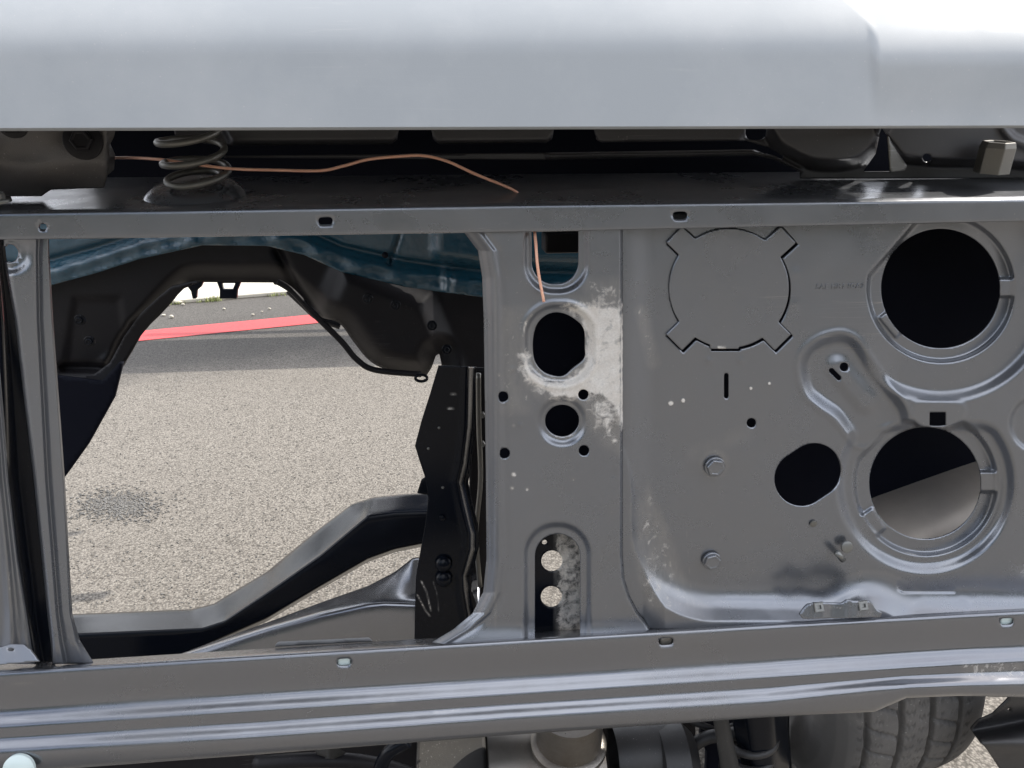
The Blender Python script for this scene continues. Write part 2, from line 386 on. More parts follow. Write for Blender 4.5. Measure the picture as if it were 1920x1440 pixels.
rn = noise(nt, 1.5, 6); nt.links.new(mixc(nt, rn.outputs[0], (.02, .035, .012), (.06, .09, .03)), b.inputs['Base Color']); b.inputs['Roughness'].default_value = .8

# ================================================================== SETTING
def ground_sheet(name, x0, x1, y0, y1, z, mat, n=2):
    V = []; F = []
    xs = np.linspace(x0, x1, n); ys = np.linspace(y0, y1, n)
    for y in ys:
        for x in xs: V.append((x, y, z))
    for j in range(n-1):
        for i in range(n-1): F.append((j*n+i, j*n+i+1, (j+1)*n+i+1, (j+1)*n+i))
    return make(name, V, F, mat, None, smooth=False)
tag(ground_sheet('ground', -400, 400, -400, 400, 0, M['asph']), kind='structure')
def gpoly(name, pix, z, mat, ext=0):
    P = [atz(x, y, z) for x, y in pix]
    return make(name, P, [tuple(range(len(P)))], mat, None, smooth=False)
# kerb direction from the photograph; every strip on the ground runs parallel to it
a = atz(322, 571); d = atz(560, 551)-a; d /= np.linalg.norm(d); nrm = np.array([-d[1], d[0], 0])
off = lambda px, py: float((atz(px, py)-a)@nrm)
def strip(name, o0, o1, z, mat, L=40):
    P = [a-d*L+nrm*o0, a+d*L+nrm*o0, a+d*L+nrm*o1, a-d*L+nrm*o1]
    for p in P: p[2] = z
    return make(name, P, [(0, 1, 2, 3)], mat, None, smooth=False)
tag(strip('painted_red_line', off(450, 621), off(450, 603.5), .004, M['red']), kind='structure')
def prism(name, a, d, nrm, o0, o1, h, L, mat):
    P = [a-d*L+nrm*o0, a+d*L+nrm*o0, a+d*L+nrm*o1, a-d*L+nrm*o1]; Q = [p+np.array([0, 0, h]) for p in P]
    F = [(3, 2, 1, 0), (4, 5, 6, 7), (0, 1, 5, 4), (1, 2, 6, 5), (2, 3, 7, 6), (3, 0, 4, 7)]
    o = make(name, P+Q, F, mat, None, smooth=False); bm = o.modifiers.new('b', 'BEVEL'); bm.width = .01; bm.segments = 3; return o
kerb = prism('kerb', a, d, nrm, 0.0, .30, .035, 40, M['conc']); tag(kerb, kind='structure')
tag(prism('pavement', a, d, nrm, .305, 60, .031, 60, M['conc']), kind='structure')
# unseen foliage mass added behind the camera to put a dark band in reflections
V = []; F = []
for i in range(9000):
    x = rng.uniform(-45, 45); z = rng.uniform(0, 1)**.8*(3.9+1.0*math.sin(x*.7)+.6*math.sin(x*2.3)); y = -9.5-rng.uniform(0, 2)
    c = np.array([x, y, z]); u_ = rng.normal(0, 1, 3); u_ /= np.linalg.norm(u_); v_ = np.cross(u_, rng.normal(0, 1, 3)); v_ /= np.linalg.norm(v_); s_ = rng.uniform(.2, .5)
    k = len(V); V += [c-u_*s_, c+v_*s_*.5, c+u_*s_, c-v_*s_*.5]; F += [(k, k+1, k+2, k+3)]
tag(make('unseen_hedge', V, F, M['leaf'], None, smooth=False), 'tall dark hedge added behind the viewer to darken reflections in the paint', 'unseen_hedge', kind='stuff')
# grass tufts along the kerb foot
V = []; F = []
for i in range(900):
    t = rng.uniform(-3, 3)
    if i < 60: t = rng.normal(0.0, .035)+ (atz(400, 565)-a)@d
    base = a+d*t-nrm*abs(rng.normal(0, .03)); base[2] = .004
    if i >= 60 and math.sin(t*9)+math.sin(t*23+1) < .2: continue
    h = rng.uniform(.012, .035)*(1.8 if i < 60 else 1); az = rng.uniform(0, 6.28); w = .003
    tip = base+np.array([math.cos(az)*h*.5, math.sin(az)*h*.5, h]); s = np.array([math.sin(az), -math.cos(az), 0])*w
    k = len(V); V += [base-s, base+s, (base+tip)/2+s*.8+np.array([0, 0, h*.12]), (base+tip)/2-s*.8+np.array([0, 0, h*.12]), tip]
    F += [(k, k+1, k+2, k+3), (k+3, k+2, k+4)]
tag(make('grass', V, F, M['grass'], None, smooth=False), 'short grass tufts growing in the joint at the foot of the kerb', 'grass', kind='stuff')
def pebble(name, c, r, mat, seed):
    g = np.random.default_rng(seed); V = []; F = []; nu, nv = 8, 5
    sc = np.array([g.uniform(.8, 1.5), g.uniform(.7, 1.1), g.uniform(.5, .8)])*r
    for j in range(nv+1):
        th = math.pi*j/nv
        for i in range(nu):
            ph = 2*math.pi*i/nu; V.append(np.array(c)+np.array([math.sin(th)*math.cos(ph), math.sin(th)*math.sin(ph), math.cos(th)+.8])*sc*g.uniform(.85, 1.12))
    for j in range(nv):
        for i in range(nu): F.append((j*nu+i, (j+1)*nu+i, (j+1)*nu+(i+1) % nu, j*nu+(i+1) % nu))
    return V, F
for i, (px, py, r) in enumerate([(334, 569, .03), (307, 592, .014), (322, 596, .018), (317, 573, .012), (343, 572, .011), (420, 580, .01), (474, 591, .012), (505, 580, .011), (491, 585, .009), (578, 582, .01), (566, 571, .009)]):
    c = atz(px, py, .004); V, F = pebble('p', c, r, M['conc'], i)
    lab = ['largest white stone lying against the foot of the kerb', 'white pebble at the far left end above the red line', 'flat white chip just right of the leftmost pebble', 'small pebble touching the large white kerb stone on its left', 'small pebble touching the large white kerb stone on its right', 'white pebble right of the grass tuft and below the hanging bracket', 'largest white pebble in the middle between red line and kerb', 'white pebble near the kerb above the middle of the red line', 'tiny white pebble right of the middle one', 'rightmost white pebble above the red line', 'white pebble nearest the kerb at the right'][i]
    tag(make('pebble', V, F, M['conc'], None), lab, 'stone', 'white pebbles beyond the red line')
# loose gravel patch on the near ground
V = []; F = []
gc = atz(225, 950)
for i in range(1500):
    u = rng.normal(0, 1, 2)
    c = atz(np.array(225+u[0]*38+rng.normal(0, 8)), np.array(948+u[1]*13+rng.normal(0, 4)), .0)
    v, f = pebble('g', c, rng.uniform(.0018, .0045), None, i)
    if i % 1 == 0:
        k = len(V); V += v; F += [tuple(a_+k for a_ in ff) for ff in f]
for i in range(2500):
    c = atz(np.array(rng.uniform(100, 800)), np.array(rng.uniform(700, 1140)), .0)
    v, f = pebble('g', c, rng.uniform(.0012, .003), None, i)
    k = len(V); V += v; F += [tuple(a_+k for a_ in ff) for ff in f]
tag(make('loose_gravel', V, F, M['stone'], None), 'patch of loose grey chippings on the sunlit asphalt', 'gravel', kind='stuff')

# ================================================================== THE TRUCK
T = empty('pickup_truck', (-.33, 1.9, 0))
tag(T, 'classic pickup truck front with grille and headlights removed, pale blue hood over black metalwork', 'truck')
F_ = (0, -1, 0)
X4 = [-500, 0, 480, 960, 1440, 1920, 2300]
def lin(*ys): return list(ys)
# ---- hood -------------------------------------------------------------
HX = [-700, 0, 1920, 2400]
def hood():
    xs = np.concatenate([np.linspace(-900, 1560, 80), np.linspace(1566, 1700, 46), np.linspace(1706, 2150, 40)])
    yl = np.interp(xs, [-900, 0, 1920, 2150], [243, 240, 235, 234.5])
    rows = []; 
    crease = lambda y: 1642-42*np.clip((80-y)/80, -1, 1.6)**1*(np.clip((80-y)/80, 0, 1.6))  # crease x at pixel row y
    tt = np.linspace(0, 1, 60)
    PX = []; PY = []; PYY = []
    for t in tt:
        py = yl*(1-t)+(-130)*t
        cx = crease(py)
        rgt = S((xs-(cx-14))/22)                     # 1 right of the crease
        fade = S((235-py)/150)
        bend = 34+rgt*26*fade                          # row at which the nose rolls back
        s = (bend-py)
        roll = np.where(s > -70, .5*np.clip(s+70, 0, 150)**2/150 + np.clip(s+70-150, 0, None), 0)
        Y = .655 + (235-py)*.00009 + roll*.00058 - rgt*fade*.007*(1-.5*S(s/120))
        PX.append(xs); PY.append(py); PYY.append(Y)
    PX = np.array(PX); PY = np.array(PY); YY = np.array(PYY)
    o = sheet('hood', PX, PY, YY, M['hood'], T, flip=True, wear=lambda x, y: .42*inside(np.minimum(line_d([(1240, 128), (1300, 132), (1330, 136)])(x, y)-2, line_d([(1545, 100), (1565, 118), (1575, 112)])(x, y)-1), 8))
    # the rest of the hood skin going back over the engine bay, and the folded lip
    top = at(PX[-1], PY[-1], YY[-1])
    nb = len(xs); V = [*top]; 
    for k, (dy, dz) in enumerate([(.05, .025), (.2, .07), (.5, .11), (1.17, .15)]):
        V += [np.array([p[0]*(1+.05*k), p[1]*0+.78+dy, p[2]+dz]) for p in top]
    Fq = [(j*nb+i, j*nb+i+1, (j+1)*nb+i+1, (j+1)*nb+i) for j in range(4) for i in range(nb-1)]
    r = make('hood_top', V, Fq, M['hood'], o)
    solid(r, .0015, -1)
    lip = at(xs, yl, .655)
    V = []
    for dy, dz in [(0, 0), (.0015, -.0018), (.006, -.0022), (.022, -.001), (.030, .006)]:
        V += [p+np.array([0, dy, dz]) for p in lip]
    Fq = [(j*nb+i, (j+1)*nb+i, (j+1)*nb+i+1, j*nb+i+1) for j in range(4) for i in range(nb-1)]
    make('hood_lip', V, Fq, M['hood'], o)
    # dark inner skins
    V = [*at(PX[::4].ravel(), PY[::4].ravel(), YY[::4].ravel()+.007)]; nr = len(PX[::4])
    make('hood_inner_skin', V, [(j*nb+i, (j+1)*nb+i, (j+1)*nb+i+1, j*nb+i+1) for j in range(nr-1) for i in range(nb-1)], M['hoodin'], o)
    V = [p+np.array([0, .012, -.006]) for p in top]
    for k, (dy, dz) in enumerate([(.05, .025), (.2, .07), (.5, .11), (1.17, .15)]): V += [np.array([p[0]*(1+.05*k), .78+dy, p[2]+dz-.008]) for p in top]
    make('hood_inner_skin', V, [(j*nb+i, j*nb+i+1, (j+1)*nb+i+1, (j+1)*nb+i) for j in range(4) for i in range(nb-1)], M['hoodin'], o)
    return o
HOOD = hood()
# ---- stamped hood frame seen through the gap ----------------------------
def hf(x, y):
    Y = np.full(np.shape(x), .90)
    # windows pressed back between the ribs
    for (a0, a1) in ((420, 755), (800, 1045), (1105, 1400)):
        Y = Y-.020*inside(poly([(a0-14, 215), (a1+16, 215), (a1-14, 266), (a0+16, 268)])(x, y)-2, 12)
    ln = line_d([(1030, 292), (1410, 286), (1450, 293), (1500, 318)])(x, y)
    Y = Y-.012*inside(ln-3, 12)
    bowl = poly(smooth_poly([(1440, 200), (1450, 262), (1480, 288), (1530, 308), (1600, 306), (1635, 285), (1652, 255), (1650, 200)]))(x, y)
    Y = Y-.05*inside(bowl, 26)
    rb = poly(smooth_poly([(1668, 200), (1680, 285), (1730, 302), (1850, 305), (2050, 308), (2050, 200)]))(x, y)
    Y = Y-.05*inside(rb, 18)
    Y = Y-.006*S((x-1860)/30)*inside(line_d([(1870, 232), (1900, 262), (1950, 282)])(x, y)-8, 12)
    return Y
PX, PY = grid(205, 2200, 205, 335, 3.5)
sheet('hood_frame', PX, PY, hf, M['hoodin'], HOOD, holes=[rbox(1398, 190, 1436, 262, 12), circ(1738, 297, 9),
    poly([(418, 273), (750, 271), (1040, 268), (1400, 264), (1440, 276), (1475, 298), (1462, 298), (1412, 280), (1030, 286), (418, 292)]),
    poly([(190, 180), (312, 180), (330, 262), (420, 274), (420, 296), (1030, 300), (1415, 292), (1450, 299), (1500, 322), (1500, 360), (190, 360)]),
    poly([(757, 180), (798, 180), (812, 262), (830, 275), (725, 275), (745, 262)]), poly([(1047, 180), (1103, 180), (1118, 262), (1136, 272), (1018, 272), (1036, 260)]),
    poly([(1653, 236), (1665, 256), (1670, 322), (1618, 322), (1642, 288)])], thick=.0015)
plate('stiffener_tab', [(1665, 252), (1672, 268), (1701, 311), (1697, 320), (1670, 322)], lambda x, y: .842+(x-1665)*.0004, M['grey'], HOOD, st=3, thick=.0015)
box('hood_gap_shade', tuple(at(150, 250, 1.02)-np.array([0, 0, .09])), tuple(at(2200, 250, 1.04)+np.array([0, 0, .02])), M['hole'], HOOD, bev=0)  # black box standing for the dark depth under the hood
# ---- upper crossmember ----------------------------------------------------
top_b = ([-500, 0, 960, 1920, 2300], [335, 333, 326, 318, 314])
slots_u = [caps(603, 414.5, 617, 414, 7), caps(1268, 404, 1282, 403.5, 7), circ(80, 426, 8)]
tophole = [circ(1316, 336, 9, 4), circ(1330, 358, 5, 1.6), circ(692, 311+13, 8, 3)]
def top_dent(x, y):
    b = np.exp(-(((x-372)/62)**2+((y-352)/15)**2)**2)
    b2 = np.exp(-(((x-1895)/50)**2+((y-338)/14)**2)**2)
    w = .0015*np.sin(x/140.)*np.exp(-((y-350)/25)**2)
    return -.030*b-.022*b2 + w
UR = loft('upper_crossmember', [
    (*top_b, .97), ([-500, 0, 960, 1920, 2300], [372, 371, 356, 346, 342], .85), ([-500, 0, 960, 1920, 2300], [396, 395, 380, 368, 363], .786),
    ([-500, 0, 960, 1920, 2300], [402, 401, 386, 375, 370], .779), ([-500, 0, 640, 960, 1920, 2300], [452, 449, 439, 434.5, 414, 406], .779),
    ([-500, 0, 640, 960, 1920, 2300], [453, 450, 440, 435.5, 415, 407], .782), ([-500, 0, 640, 960, 1920, 2300], [451, 448, 438, 433.5, 413, 405], .800)],
    M['satin'], T, -500, 2300, stx=5, nt=9, blur=.16, holes=slots_u, thick=.0025,
    wear=lambda x, y: .40*inside(np.abs(y-np.interp(x, [0, 960, 1920], [398, 383, 371]))-1.2, 4)*(.5+.5*np.sin(x/37.)*np.sin(x/11.))+.33*inside(line_d([(930, 415), (985, 425), (1000, 427)])(x, y)-1, 10))
# spring seat dome (pressed into the crossmember)
c = at(365, 357, .845)
sx = lambda r, h: (r, h)
dome = lathe('spring_seat', [(.056, -.014), (.055, -.008), (.050, -.002), (.042, .004), (.034, .0055), (.020, .006), (.006, .006)], c, (0, -.28, 1), M['satin'], UR, 48)
# coil spring
c0 = Vector(at(373, 335, .84)); tilt = Vector((-.02, -.24, 1)).normalized()
b1 = Vector((1, 0, 0)); b1 = (b1-tilt*b1.dot(tilt)).normalized(); b2 = tilt.cross(b1)
pts = []
for i in range(0, 96):
    a_ = i/20*2*math.pi - 1.2; h = .0005+ (0 if i < 18 else (i-18)*.00108); r = .0315 if i > 10 else .0315*(0.45+.055*i)
    pts.append(c0+tilt*h+(b1*math.cos(a_)+b2*math.sin(a_))*r)
tube('coil_spring', pts[:74], .0036, M['grey'], T, n=10, sub=3)
# hood latch casting, top left
def cast_y(x, y): return .80+.05*S((y-300)/90)+.05*S((x-192)/30)**2-.004*np.sin(x/31.)*np.sin(y/17.)
plate('latch_casting', [(-200, 205), (188, 205), (198, 232), (204, 262), (204, 300), (200, 328), (195, 352), (95, 356), (78, 368), (-200, 370)], cast_y, M['cast'], T, st=4, thick=.02)
plate('latch_side_flange', [(193, 215), (203, 236), (207, 270), (216, 290), (214, 318), (203, 328), (194, 326)], lambda x, y: .86+(x-193)*.0015, M['cast'], T, st=3, thick=.006)
def bolt(px, py, Y, rpx, mat='zinc', parent=T, washer=1.45, h=.006, axis=F_, rot=.3, name='bolt'):
    k = Y/FPX*1.03; c = Vector(at(px, py, Y)); ax = Vector(axis).normalized()
    b_ = hexh(name, c+ax*.002, axis, rpx*k, h, M[mat], parent, rot)
    if washer: lathe('washer', [(rpx*k*washer, -.001), (rpx*k*washer, .0018), (rpx*k*washer*.95, .0024), (rpx*k*.5, .0024)], c, axis, M[mat], b_, 32)
    return b_
bolt(156, 264, .797, 18, 'inner', washer=1.7, axis=(0.1, -1, .1))
bolt(24, 228, .797, 20, 'inner', washer=1.3)
bolt(4, 376, .80, 8, 'zinc', washer=1.8, axis=(0, -.3, 1), h=.006)
b_ = bolt(1857, 327, .828, 30, 'grey', washer=0, h=.034, axis=(0, -.12, 1), rot=.55, name='large_hex_bolt'); b_['label'] = 'large dull hex bolt with its head up at the right'
# ---- added black sheet standing for the shade behind the gap
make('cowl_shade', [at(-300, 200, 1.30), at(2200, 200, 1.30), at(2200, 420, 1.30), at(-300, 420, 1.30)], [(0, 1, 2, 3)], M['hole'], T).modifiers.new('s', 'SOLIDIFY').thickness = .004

# ---- right headlamp panel ---------------------------------------------------
PB = .812
SC = .00060
kid = poly(smooth_poly([(1508, 688), (1518, 662), (1545, 643), (1578, 636), (1604, 650), (1630, 690), (1662, 730), (1690, 768), (1690, 795), (1655, 806), (1618, 826), (1598, 808), (1572, 775), (1540, 752), (1518, 730)]))
boss = poly(smooth_poly([(1712, 760), (1722, 752), (1790, 752), (1812, 765), (1800, 792), (1765, 806), (1730, 803), (1712, 788)]))
UC, LC = (1764, 541), (1735, 906)
def up_inner(x, y):
    d = np.hypot(x-UC[0], y-UC[1])-136
    d = np.maximum(d, -(( (x-1655)*.75+(y-470)*.66)-12)*1.0)       # cut at upper left
    d = np.maximum(d, -(( (x-1650)*.75-(y-640)*.66)-2))             # cut lower left
    return d
def lo_inner(x, y):
    d = np.hypot(x-LC[0], y-LC[1])-133
    d = np.maximum(d, -(((x-1640)*.72+(y-830)*.70)-0))
    d = np.maximum(d, -(((x-1615)*.75-(y-985)*.66)-2))
    d = np.maximum(d, -(y-790))
    return d
def hp(x, y):
    """relief in millimetres, positive towards the viewer"""
    h = np.zeros(np.shape(x))
    # walls all round the flat: left towards the column, bottom towards the sill
    dbox = rbox(1232, 300, 2400, 1094, 110)(x, y)
    d1 = 134-np.hypot(x-1632, (y-1204)*1.0)
    d3 = 42-np.hypot((x-1812)*.9, (y-1142))
    d = smax(dbox, d1, 22); d = smax(d, d3, 12)
    d2 = -rbox(1688, 1072, 1790, 1106, 16)(x, y)
    d = np.where(rbox(1680, 1060, 1800, 1112, 20)(x, y) < 0, np.minimum(d, np.maximum(0, rbox(1690, 1074, 1788, 1104, 14)(x, y))), d)
    q = np.clip(d, 0, None); w = 50
    bowl = np.where(q < w, q*q/(2*w), q-w/2)*.66
    left = 14*S((1228-x)/58)
    bowl = np.where(y < 950, bowl*S((y-700)/250), bowl)
    h += np.maximum(bowl, left)
    # lamp bowls
    ru = np.hypot(x-UC[0], y-UC[1]); rl = np.hypot(x-LC[0], y-LC[1])
    m = S((x-1625)/110)*S((y-380)/60)*inside(-( -(y-770)), 1e9*0+40)
    h -= 13*inside(ru-204, 28)*S((x-1600)/90)*S(((y-500)+(x-1764)*.9+40)/160)
    h -= 10*inside(up_inner(x, y), 11)
    h += 4*inside(ru-118, 10)*0
    tab = rbox(1868, 522, 1905, 556, 4)(x, y); h += 6.5*inside(tab, 7)*inside(ru-136, 8)
    tab = poly([(1648, 596), (1668, 580), (1700, 612), (1680, 634)])(x, y); h += 4.5*inside(tab, 7)*inside(ru-136, 8)
    h -= 12*inside(rl-160, 28)*inside(-(y-800), 30)
    h -= 10*inside(lo_inner(x, y), 12)
    tab = rbox(1826, 884, 1868, 922, 4)(x, y); h += 7.5*inside(tab, 7)*inside(rl-136, 8)
    tab = poly([(1612, 968), (1636, 952), (1660, 990), (1640, 1008)])(x, y); h += 5*inside(tab, 7)*inside(rl-136, 8)
    h = np.where(boss(x, y) < 20, h*(1-inside(boss(x, y), 12))+1.5*inside(boss(x, y), 12), h)
    # kidney pressing with a raised rim at the lower left
    kd = kid(x, y)
    h = h*(1-inside(kd, 26)) + inside(kd, 26)*-11 + 1.4*np.exp(-((kd-14)/6)**2)
    h += 4.0*inside(caps(1570, 690, 1622, 752, 18)(x, y), 26)
    # right-hand ring
    rr = np.hypot(x-1945, y-795); h -= 6*inside(rr-50, 14)
    h = np.minimum(h, 31)
    h = np.minimum(h, 16+np.clip(x-1205, 0, 999)*.35)
    # pimples and dents
    for cx, cy, r, s in ((1330, 676, 7, .9), (1390, 676, 7, .9), (1493, 512, 10, .7), (1490, 570, 12, .6), (1626, 750, 8, -.9), (1408, 727, 3, .8), (1443, 719, 3, .8), (1280, 750, 4, .8), (1258, 756, 4, .8)):
        h += s*np.exp(-((x-cx)**2+(y-cy)**2)/r**2)
    # oil-canning
    h += .5*np.sin(x/150+1)*np.sin(y/120)+.25*np.sin(x/60+y/85)
    return h
disc_c = (1367, 540)
def disc_sdf(x, y, g=0):
    d = np.hypot(x-disc_c[0], y-disc_c[1])-(113+g)
    for ax, ay in ((1272, 447), (1470, 447), (1272, 634), (1460, 634)):
        dx, dy = ax-disc_c[0], ay-disc_c[1]; n = math.hypot(dx, dy); ux, uy = dx/n, dy/n
        lx = (x-disc_c[0])*ux+(y-disc_c[1])*uy; ly = -(x-disc_c[0])*uy+(y-disc_c[1])*ux
        d = np.minimum(d, np.maximum(np.maximum(lx-(n+12+g), -lx), np.abs(ly)-(22+g)))
    d = np.minimum(d, rbox(1331-g, 640, 1386+g, 655+g)(x, y))
    return d
oval = caps(1527, 882, 1503, 898, 51)
P_holes = [lambda x, y: np.maximum(np.hypot(x-UC[0], y-UC[1])-112, -(((x-1655)*.75-(y-640)*.66)-16)), circ(LC[0], LC[1], 105), oval,
           caps(1362, 704, 1362, 743, 4.5), circ(1409, 793, 9), circ(1583, 688, 8.5), caps(1559, 695, 1573, 709, 5),
           rbox(1743, 773, 1774, 799, 1), lambda x, y: disc_sdf(x-2.5, y-3, .6)]
def wearR(x, y):
    w = .36*inside(caps(1203, 585, 1225, 680, 14)(x, y), 30)
    w = np.maximum(w, .34*inside(caps(1205, 960, 1235, 1110, 26)(x, y), 50))
    w = np.maximum(w, .33*inside(poly([(1180, 1020), (1215, 900), (1260, 1000), (1300, 1120), (1340, 1140), (1210, 1150)])(x, y), 30))
    w = np.maximum(w, .30*inside(circ(1340, 868, 30)(x, y), 20))
    w = np.maximum(w, .24*inside(caps(1300, 850, 1400, 812, 20)(x, y), 70))
    w = np.maximum(w, .33*inside(np.abs(np.hypot(x-1632, y-1200)-128)-4, 24)*(y < 1110))
    for cx, cy, r in ((1258, 756, 5), (1281, 751, 4), (1408, 728, 3), (1443, 719, 3)): w = np.maximum(w, .8*inside(circ(cx, cy, r)(x, y), 3))
    w = np.maximum(w, .5*inside(line_d([(1286, 980), (1292, 1060), (1300, 1150)])(x, y)-.4, 2.5))
    for k in range(9): w = np.maximum(w, .42*inside(line_d([(1172, 730+k*8), (1190, 736+k*8), (1206, 733+k*8)])(x, y)-.3, 2.2))
    return w
PX, PY = grid(1163, 2090, 400, 1180, 2.6)
RP = sheet('headlamp_panel', PX, PY, lambda x, y: PB-hp(x, y)*.001, M['satin'], T, holes=P_holes, thick=.0018, wear=wearR)
# knocked-in blanking disc
PX, PY = grid(1215, 1520, 400, 680, 2.6)
K = sheet('blanking_disc', PX, PY, lambda x, y: PB-.0006+.0035*S((np.hypot(x-1400, y-600)-0)/260)*-1+.0, M['satin'], RP, outline=lambda x, y: np.maximum(disc_sdf(x, y, -.9), -(y-408)), thick=.0018, wear=lambda x, y: .5*inside(rbox(1345, 648, 1362, 656)(x, y), 4))
bolt(1340, 875, PB-.003, 19, 'satin', parent=RP, washer=1.12, h=.004, rot=.1)
bolt(1334, 1051, PB-.003, 18, 'satin', parent=RP, washer=1.12, h=.004, rot=.5)
lathe('plug', [(.0045, 0), (.0045, .0008), (.0035, .0012)], at(1525, 982, PB-.001), F_, M['grey'], RP, 20)
lathe('plug', [(.0078, 0), (.0075, .0022), (.0055, .0030)], at(1587, 1025, PB-.008), (0, -1, .2), M['zinc'], RP, 20)
tube('plug_bar', [at(1568, 1035, PB-.012), at(1581, 1050, PB-.012)], .004, M['zinc'], RP, n=10, sub=2)
# stamped writing
fc = bpy.data.curves.new('stamped_text', 'FONT'); fc.body = 'SAE HR1 IGA2'; fc.size = .0085; fc.extrude = .0003; fc.bevel_depth = .00015; fc.align_x = 'CENTER'; fc.space_character = 1.12
to = bpy.data.objects.new('stamped_text', fc); COL.objects.link(to); fc.materials.append(M['satin'])
to.location = Vector(at(1575, 541, PB-.0003-float(hp(np.array([1575.]), np.array([535.]))[0])*.001)); to.rotation_euler = (R_(90), 0, 0); to.scale = (1, 1, 1)
dg = bpy.context.evaluated_depsgraph_get(); tm = bpy.data.meshes.new_from_object(to.evaluated_get(dg)); mw = to.matrix_basis.copy()
bpy.data.objects.remove(to); to = bpy.data.objects.new('stamped_text', tm); COL.objects.link(to); to.matrix_basis = mw
to.parent = RP; to.matrix_parent_inverse = Matrix.Identity(4)

# ---- centre column -----------------------------------------------------------
CB = .787
cxl = ([425, 470, 520, 600, 900, 1050, 1110, 1150, 1180, 1210], [862, 896, 904, 907, 911, 912, 906, 886, 850, 800])
cxr = ([400, 1040, 1085, 1120, 1150, 1172, 1210], [1168, 1168, 1171, 1182, 1198, 1216, 1240])
def colY(x, y):
    L = np.interp(y, cxl[0], cxl[1]); d = x-L
    Y = CB+.012*(1-S(d/24))**1.2+.0022*np.exp(-((d-27)/5)**2)*-1 + .0012*np.exp(-((d-38)/6)**2)
    r = np.interp(y, *cxr)-x; Y = Y+.006*(1-S(r/7))
    lip = lambda sd, w, a: a*inside(sd-12, w)
    Y = Y+.006*inside(rbox(986, 300, 1100, 546, 52)(x, y), 14)
    Y = Y+.006*inside(rbox(988, 576, 1110, 718, 54)(x, y), 14)-.0015*np.exp(-((rbox(988, 576, 1110, 718, 54)(x, y)-9)/5)**2)
    Y = Y+.006*inside(circ(1054, 790, 42)(x, y), 16)
    Y = Y+.007*inside(rbox(986, 984, 1104, 1400, 56)(x, y), 16)
    Y = Y-.012*S((y-1120)/90)*S((d-10)/40)*0
    Y = Y-.010*S((y-1165)/50)
    for cx, cy, r_, s in ((961, 692, 5, .8), (1115, 604, 6, .8), (1152, 677, 8, .5), (1150, 890, 6, -1), (975, 797, 4, .8)): Y = Y-.001*s*np.exp(-((x-cx)**2+(y-cy)**2)/r_**2)
    return Y+.0004*np.sin(y/70)*np.sin(x/40)
ovl = poly(smooth_poly([(1001, 625), (1010, 603), (1030, 588), (1055, 587), (1080, 600), (1095, 618), (1097, 650), (1096, 672), (1075, 690), (1060, 703), (1045, 706), (1020, 698), (1004, 680), (999, 655)]))
C_holes = [rbox(997, 300, 1085, 533, 42), ovl, circ(1054, 789, 32, 30), circ(943, 744, 10), circ(1094, 740, 10), circ(946, 850, 10), circ(1095, 845, 10), rbox(1003, 1001, 1088, 1400, 42)]
patch = poly([(1062, 575), (1100, 573), (1166, 574), (1166, 800), (1156, 770), (1130, 745), (1100, 738), (1075, 748), (1040, 744), (1012, 730), (990, 712), (980, 690), (979, 662), (988, 662), (996, 690), (1020, 712), (1048, 716), (1080, 700), (1099, 676), (1100, 630), (1090, 600)])
def wear_glintC(x, y):
    w = .66*inside(patch(x, y), 16)
    w = np.maximum(w, .54*inside(poly([(1090, 725), (1166, 730), (1166, 850), (1130, 830), (1096, 780)])(x, y), 70))
    w = np.maximum(w, .50*inside(patch(x, y)-16, 44))
    w = np.maximum(w, .42*inside(poly([(1096, 520), (1166, 520), (1166, 580), (1096, 580)])(x, y), 50))
    w = np.maximum(w, .47*inside(line_d([(1110, 552), (1116, 572)])(x, y)-6, 12)); w = np.maximum(w, .47*inside(line_d([(1162, 545), (1162, 600)])(x, y)-4, 10))
    w = np.maximum(w, .9*inside(np.abs(x-1165)-1.5, 3)*inside(np.abs(y-700)-100, 60))  # right edge highlight painted into the mask as a bright line
    w = np.maximum(w, .66*inside(line_d([(998, 590), (985, 605), (981, 630)])(x, y)-1.5, 5))
    w = np.maximum(w, .45*inside(circ(1054, 816, 30, 9)(x, y), 10))
    for cx, cy, r in ((936, 703, 3.5), (963, 890, 5), (988, 917, 4.5), (1075, 899, 3), (963, 798, 3), (960, 915, 4)): w = np.maximum(w, .55*inside(circ(cx, cy, r)(x, y), 8))
    w = np.maximum(w, .30*inside(rbox(935, 570, 1000, 780, 10)(x, y), 40))
    w = np.maximum(w, .46*inside(line_d([(945, 792), (1000, 730)])(x, y)-.5, 3)); w = np.maximum(w, .42*inside(line_d([(1138, 800), (1148, 870)])(x, y)-.3, 2.5))
    w = np.maximum(w, .34*inside(np.abs(x-929)-3, 8)*inside(np.abs(y-840)-340, 60))
    return w
PX, PY = grid(780, 1246, 415, 1215, 2.5)
CO = sheet('centre_column', PX, PY, colY, M['satin'], T, outline=lambda x, y: np.maximum(np.interp(y, cxl[0], cxl[1])-x, x-np.interp(y, *cxr)), holes=C_holes, thick=.0022, wear=wear_glintC)
# perforated bracket behind the lower slot
wb = lambda x, y: np.where(x > 1048, .53, .44*S((x-1030)/18))*1.0
plate('perforated_bracket', [(990, 985), (1100, 985), (1102, 1190), (990, 1190)], lambda x, y: .835+.002*(x > 1051), M['dark'], T, st=3, holes=[circ(1035, 1052, 20), circ(1034, 1119, 20), circ(1021, 1017, 5)], wear=wb, thick=.002)
# block seen in the upper slot
box('rear_view_block', tuple(at(1022, 476, 1.2)), tuple(at(1086, 430, 1.25)), M['inner'], T, bev=.004)
